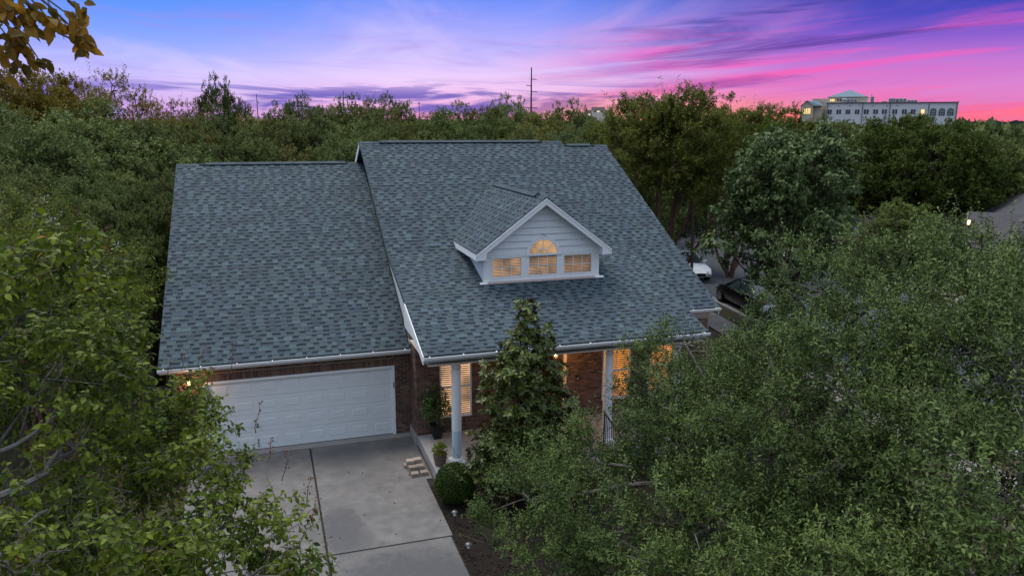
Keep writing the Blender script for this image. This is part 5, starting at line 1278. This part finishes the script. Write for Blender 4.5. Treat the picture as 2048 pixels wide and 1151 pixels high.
# tower with hipped roof
obx('tower_wall', 1647.5, 1729.5, 8, 22, None, 191, 'limestone')
zt, za = bz(191.5), bz(175); X0, X1, XM = bu(1644.5), bu(1732), bu(1690); hip = MB()
hip.face([(X0, 7.2, zt), (X1, 7.2, zt), (XM, 15, za)]); hip.face([(X1, 7.2, zt), (X1, 23, zt), (XM, 15, za)]); hip.face([(X1, 23, zt), (X0, 23, zt), (XM, 15, za)]); hip.face([(X0, 23, zt), (X0, 7.2, zt), (XM, 15, za)]); hip.face([(X0, 7.2, zt), (X0, 23, zt), (X1, 23, zt), (X1, 7.2, zt)])
hip.build('tower_roof', 'office_roof', off)
for u in (1650, 1653, 1656.5, 1660): o = MB().box(bu(u-1), bu(u+1), 7.9, 7.999, bz(201), bz(195.5)).build('window', 'win_glow', off)
for u in (1669, 1674.5, 1679): o = MB().box(bu(u-1.4), bu(u+1.4), 7.9, 7.999, bz(201), bz(195)).build('window', 'office_glass', off)
# stone wing with gabled front
obx('wing_wall', 1597, 1651, 6, 26, None, 199.5, 'limestone'); obx('wing_wall', 1616, 1651.5, 4, 24, None, 195.5, 'limestone')
obx('wing_wall', 1597, 1624, -3, 6.1, None, 211, 'limestone'); obx('wing_wall', 1624.05, 1642, -1.0, 6.2, None, 210.8, 'limestone')
MB().prism([(bu(1597), bz(211)), (bu(1624), bz(211)), (bu(1610.5), bz(201.8))], 1, -2.99, 0).build('wing_gable', 'limestone', off)
rz_ = bz(200.8); m = MB()
m.face([(bu(1596), -3.4, bz(211.6)), (bu(1610.5), -3.4, rz_), (bu(1630), 6, rz_), (bu(1610), 6, bz(211))]); m.face([(bu(1610.5), -3.4, rz_), (bu(1625), -3.4, bz(211.6)), (bu(1643), -1.2, bz(211.2)), (bu(1631), 5.9, rz_)])
m.build('wing_roof', 'office_roof', off)
for u in (1602, 1606, 1610, 1614, 1617.6): o = MB().box(bu(u-1.05), bu(u+1.05), -3.1, -3.001, bz(228), bz(216.5)).build('lit_window', 'win_glow', off)
for (a_, b_, v1, y0, mt) in ((1762, 1772.5, 201, 6, 'unit_metal'), (1776, 1790, 195.6, 5, 'unit_metal'), (1790.5, 1812.5, 196, 6, 'unit_metal'), (1814, 1834, 199, 7, 'unit_metal'), (1738.5, 1745.5, 191.5, 6, 'unit_metal'), (1680, 1689, 196, 4, 'white_paint'), (1690, 1712, 196.5, 4.2, 'unit_metal')):
    o = obx('rooftop_unit', a_, b_, y0, y0+3, 206.4, v1, mt, bevel=.1)
    for q in range(3): f0 = a_+(b_-a_)*(q+.12)/3; obx('louvre', f0, f0+(b_-a_)*.25, y0-.08, y0-.001, 204.5, v1+1.2, 'office_trim', o)
obx('flue', 1739.5, 1740.5, 6.5, 7.5, 196, 187, 'office_trim'); obx('flue', 1753, 1754.6, 6, 7, 206.4, 201.6, 'office_trim')

# ---- poles
def pole(u, v0, D, arms, label, r_=.35):
    top = at(u, v0, D); t = thing('transmission_pole', label, 'pole', (top[0], top[1], 0), -_y); k = D/FPX
    MB().tube([(0, 0, -.5), (0, 0, top[2]*.5), (0, 0, top[2])], [r_, r_*.8, r_*.5], 8).build('shaft', 'pole_steel', t)
    for v, a_, b_ in arms: z_ = at(u, v, D)[2]; MB().tube([((a_-u)*k, 0, z_+.15), ((b_-u)*k, 0, z_)], .16*D/300, 6).build('cross_arm', 'pole_steel', t)
pole(1063, 135, 300, ((159, 1063, 1073), (171.5, 1053, 1063), (184, 1063, 1075), (216, 1050, 1075)), 'tall steel transmission pole with staggered arms against the sunset', .42)
pole(686, 182, 320, ((196, 686, 693),), 'distant thin pole with one arm behind the left treetops', .30)
pole(513, 189, 330, ((205, 513, 517),), 'distant bare pole beside the small dark cloud', .26)
pole(838, 205, 330, ((206, 836, 840),), 'short distant pole in front of the violet cloud bank', .22)

def wire(name, label, A, B, sag, r_=.035):
    A, B = np.array(A), np.array(B); o = MB().tube([A+(B-A)*t-np.array([0, 0, sag*4*t*(1-t)]) for t in np.linspace(0, 1, 15)], r_, 4).build(name, 'pole_steel')
    tag(o, label, 'wire')
w0, w1 = at(1500, 254, 118), at(2300, 250, 100)
for i, (p, l) in enumerate(((w0, 'wooden utility pole hidden among the trees left of the office building'), (w1, 'wooden utility pole at the end of the wires beyond the stone house'))):
    t = thing('utility_pole', l, 'pole', (p[0], p[1], 0), -_y); MB().tube([(0, 0, -.3), (0, 0, p[2]+.5)], [.16, .11], 8).build('shaft', 'bark_dark', t); MB().box(-.9, .9, -.06, .06, p[2]-.05, p[2]+.06).build('cross_arm', 'bark_dark', t)
wire('power_line', 'upper power line crossing in front of the office building', w0+np.array([0, 0, .08]), w1+np.array([0, 0, .08]), .5)
wire('power_line', 'lower power line crossing in front of the office building', w0-np.array([0, 0, .7]), w1-np.array([0, 0, .7]), .6)

# ---- neighbouring houses
def gable_house(name, label, cx, cy, rz, w_, d_, hw, hr, wall, roof, extras=True):
    t = thing(name, label, 'house', (cx, cy, 0), rz); m = MB().box(-w_/2, w_/2, -d_/2, d_/2, -.1, hw).build('wall', wall, t)
    MB().prism([(-d_/2, hw), (d_/2, hw), (0, hr-.15)], 0, -w_/2+.01, w_/2-.01).build('gable_wall', wall, t)
    sl_ = (hr-hw)/(d_/2); e = .45
    rf = MB().prism([(-d_/2-e, hw-e*sl_), (0, hr), (d_/2+e, hw-e*sl_), (d_/2+e, hw-e*sl_-.14), (0, hr-.16), (-d_/2-e, hw-e*sl_-.14)], 0, -w_/2-.4, w_/2+.4).build('roof', roof, t)
    for sx in (-1, 1): MB().prism([(-d_/2-e, hw-e*sl_-.02), (0, hr-.02), (d_/2+e, hw-e*sl_-.02), (d_/2+e, hw-e*sl_-.2), (0, hr-.2), (-d_/2-e, hw-e*sl_-.2)], 0, sx*(w_/2+.401), sx*(w_/2+.43)).build('rake_board', 'stone_wall', t)
    n = int(math.hypot(d_/2+e, hr-hw)/.9)
    if extras:
        for x in (-w_*.3, w_*.1, w_*.32):
            o = MB().box(x-.5, x+.5, -d_/2-.04, -d_/2-.002, .9, 2.2).build('window', 'white_paint', t); MB().box(x-.44, x+.44, -d_/2-.05, -d_/2-.041, .96, 2.14).build('pane', 'office_glass', o)
        o = MB().box(-w_/2-.04, -w_/2-.002, -1.3, 1.3, 0, 2.2).build('garage_door', 'white_paint', t)
        for q in range(3): MB().box(-w_/2-.06, -w_/2-.041, -1.25, 1.25, .05+q*.72, .73+q*.72).build('panel', 'door_white', o)
    return t
q = at(2190, 420, 58); hr_ = gable_house('stone_house', 'pale stone house with grey-brown roof across the street behind the foreground tree', q[0], q[1], .75, 16, 12, 3.0, at(2060, 334, 58)[2], 'stone_wall', 'roof_grey')
q = at(2125, 460, 50); g2 = gable_house('stone_garage', 'low pale garage wing with white door beside the stone house', q[0], q[1], .75+PI/2, 8, 6.5, 2.6, at(2060, 428, 50)[2], 'stone_wall', 'roof_grey')
q = at(1790, 420, 74); gable_house('tan_house', 'low pale house glimpsed behind the trunks of the round oak', q[0], q[1], .3, 14, 9, 2.9, 4.9, 'stone_wall', 'roof_brown')
q = at(-70, 440, 31); gable_house('brown_roof_house', 'house with brown roof peeking over the flowering myrtle', q[0], q[1], .3, 9, 9, 2.8, at(0, 430, 31)[2], 'stone_wall', 'roof_brown')
q = at(585, 290, 58); bh_ = gable_house('back_house', 'grey roofed house with vent pipes almost buried in the trees behind the garage', q[0], q[1], -.2, 14, 10, 5.6, at(585, 284, 58)[2], 'stone_wall', 'roof_grey')
for u, v in ((566, 272), (592, 271), (622, 270)): z_ = at(u, v, 57)[2]; MB().tube([((u-585)*57/FPX, -.4, z_-1.4), ((u-585)*57/FPX, -.4, z_)], .09, 8).lathe([(.15, 0), (.16, .06), (.15, .1)], ((u-585)*57/FPX, -.4, z_), 8).build('vent_pipe', 'unit_metal', bh_)
lt = MB().lathe([(.05, 0), (.08, .06), (.075, .18), (.03, .22)], n=10).build('lamp_globe', 'lamp_glow'); lt.name = 'globe'
t = thing('yard_lamp', 'lit amber yard lamp in front of the stone house', 'lamp', (0, 0, 0)); q = at(1938, 443, 47); t.location = (q[0], q[1], 0)
lt.parent = t; lt.location = (0, 0, q[2]-.15); MB().tube([(0, 0, -.1), (0, 0, q[2]-.14)], .05, 8).build('post', 'black_metal', t)
L_ = bpy.data.lights.new('yard_light', 'POINT'); L_.energy = 15; L_.color = (1, .5, .14); L_.shadow_soft_size = .12; o = bpy.data.objects.new('yard_light', L_); C.objects.link(o); o.parent = t; o.location = (0, 0, q[2]+.5)
for i, (u, v, w_, l) in enumerate(((1178, 226, 15, 'small pale house on the distant wooded hill, left of the pair'), (1196, 220, 22, 'large pale house on the crest of the distant hill'), (1216, 226, 14, 'small pale house on the distant hillside below the crest'))):
    q = at(u, v, 1400); t = gable_house('hill_house', l, q[0], q[1], -_y, w_, 12, q[2], q[2]+5, 'house_far', 'roof_brown', extras=False)
    for k in range(3): MB().box(-w_*.35+k*w_*.28, -w_*.2+k*w_*.28, -6.1, -6.001, q[2]-4, q[2]-1.5).build('window', 'win_glow' if k == 1 else 'office_glass', t)
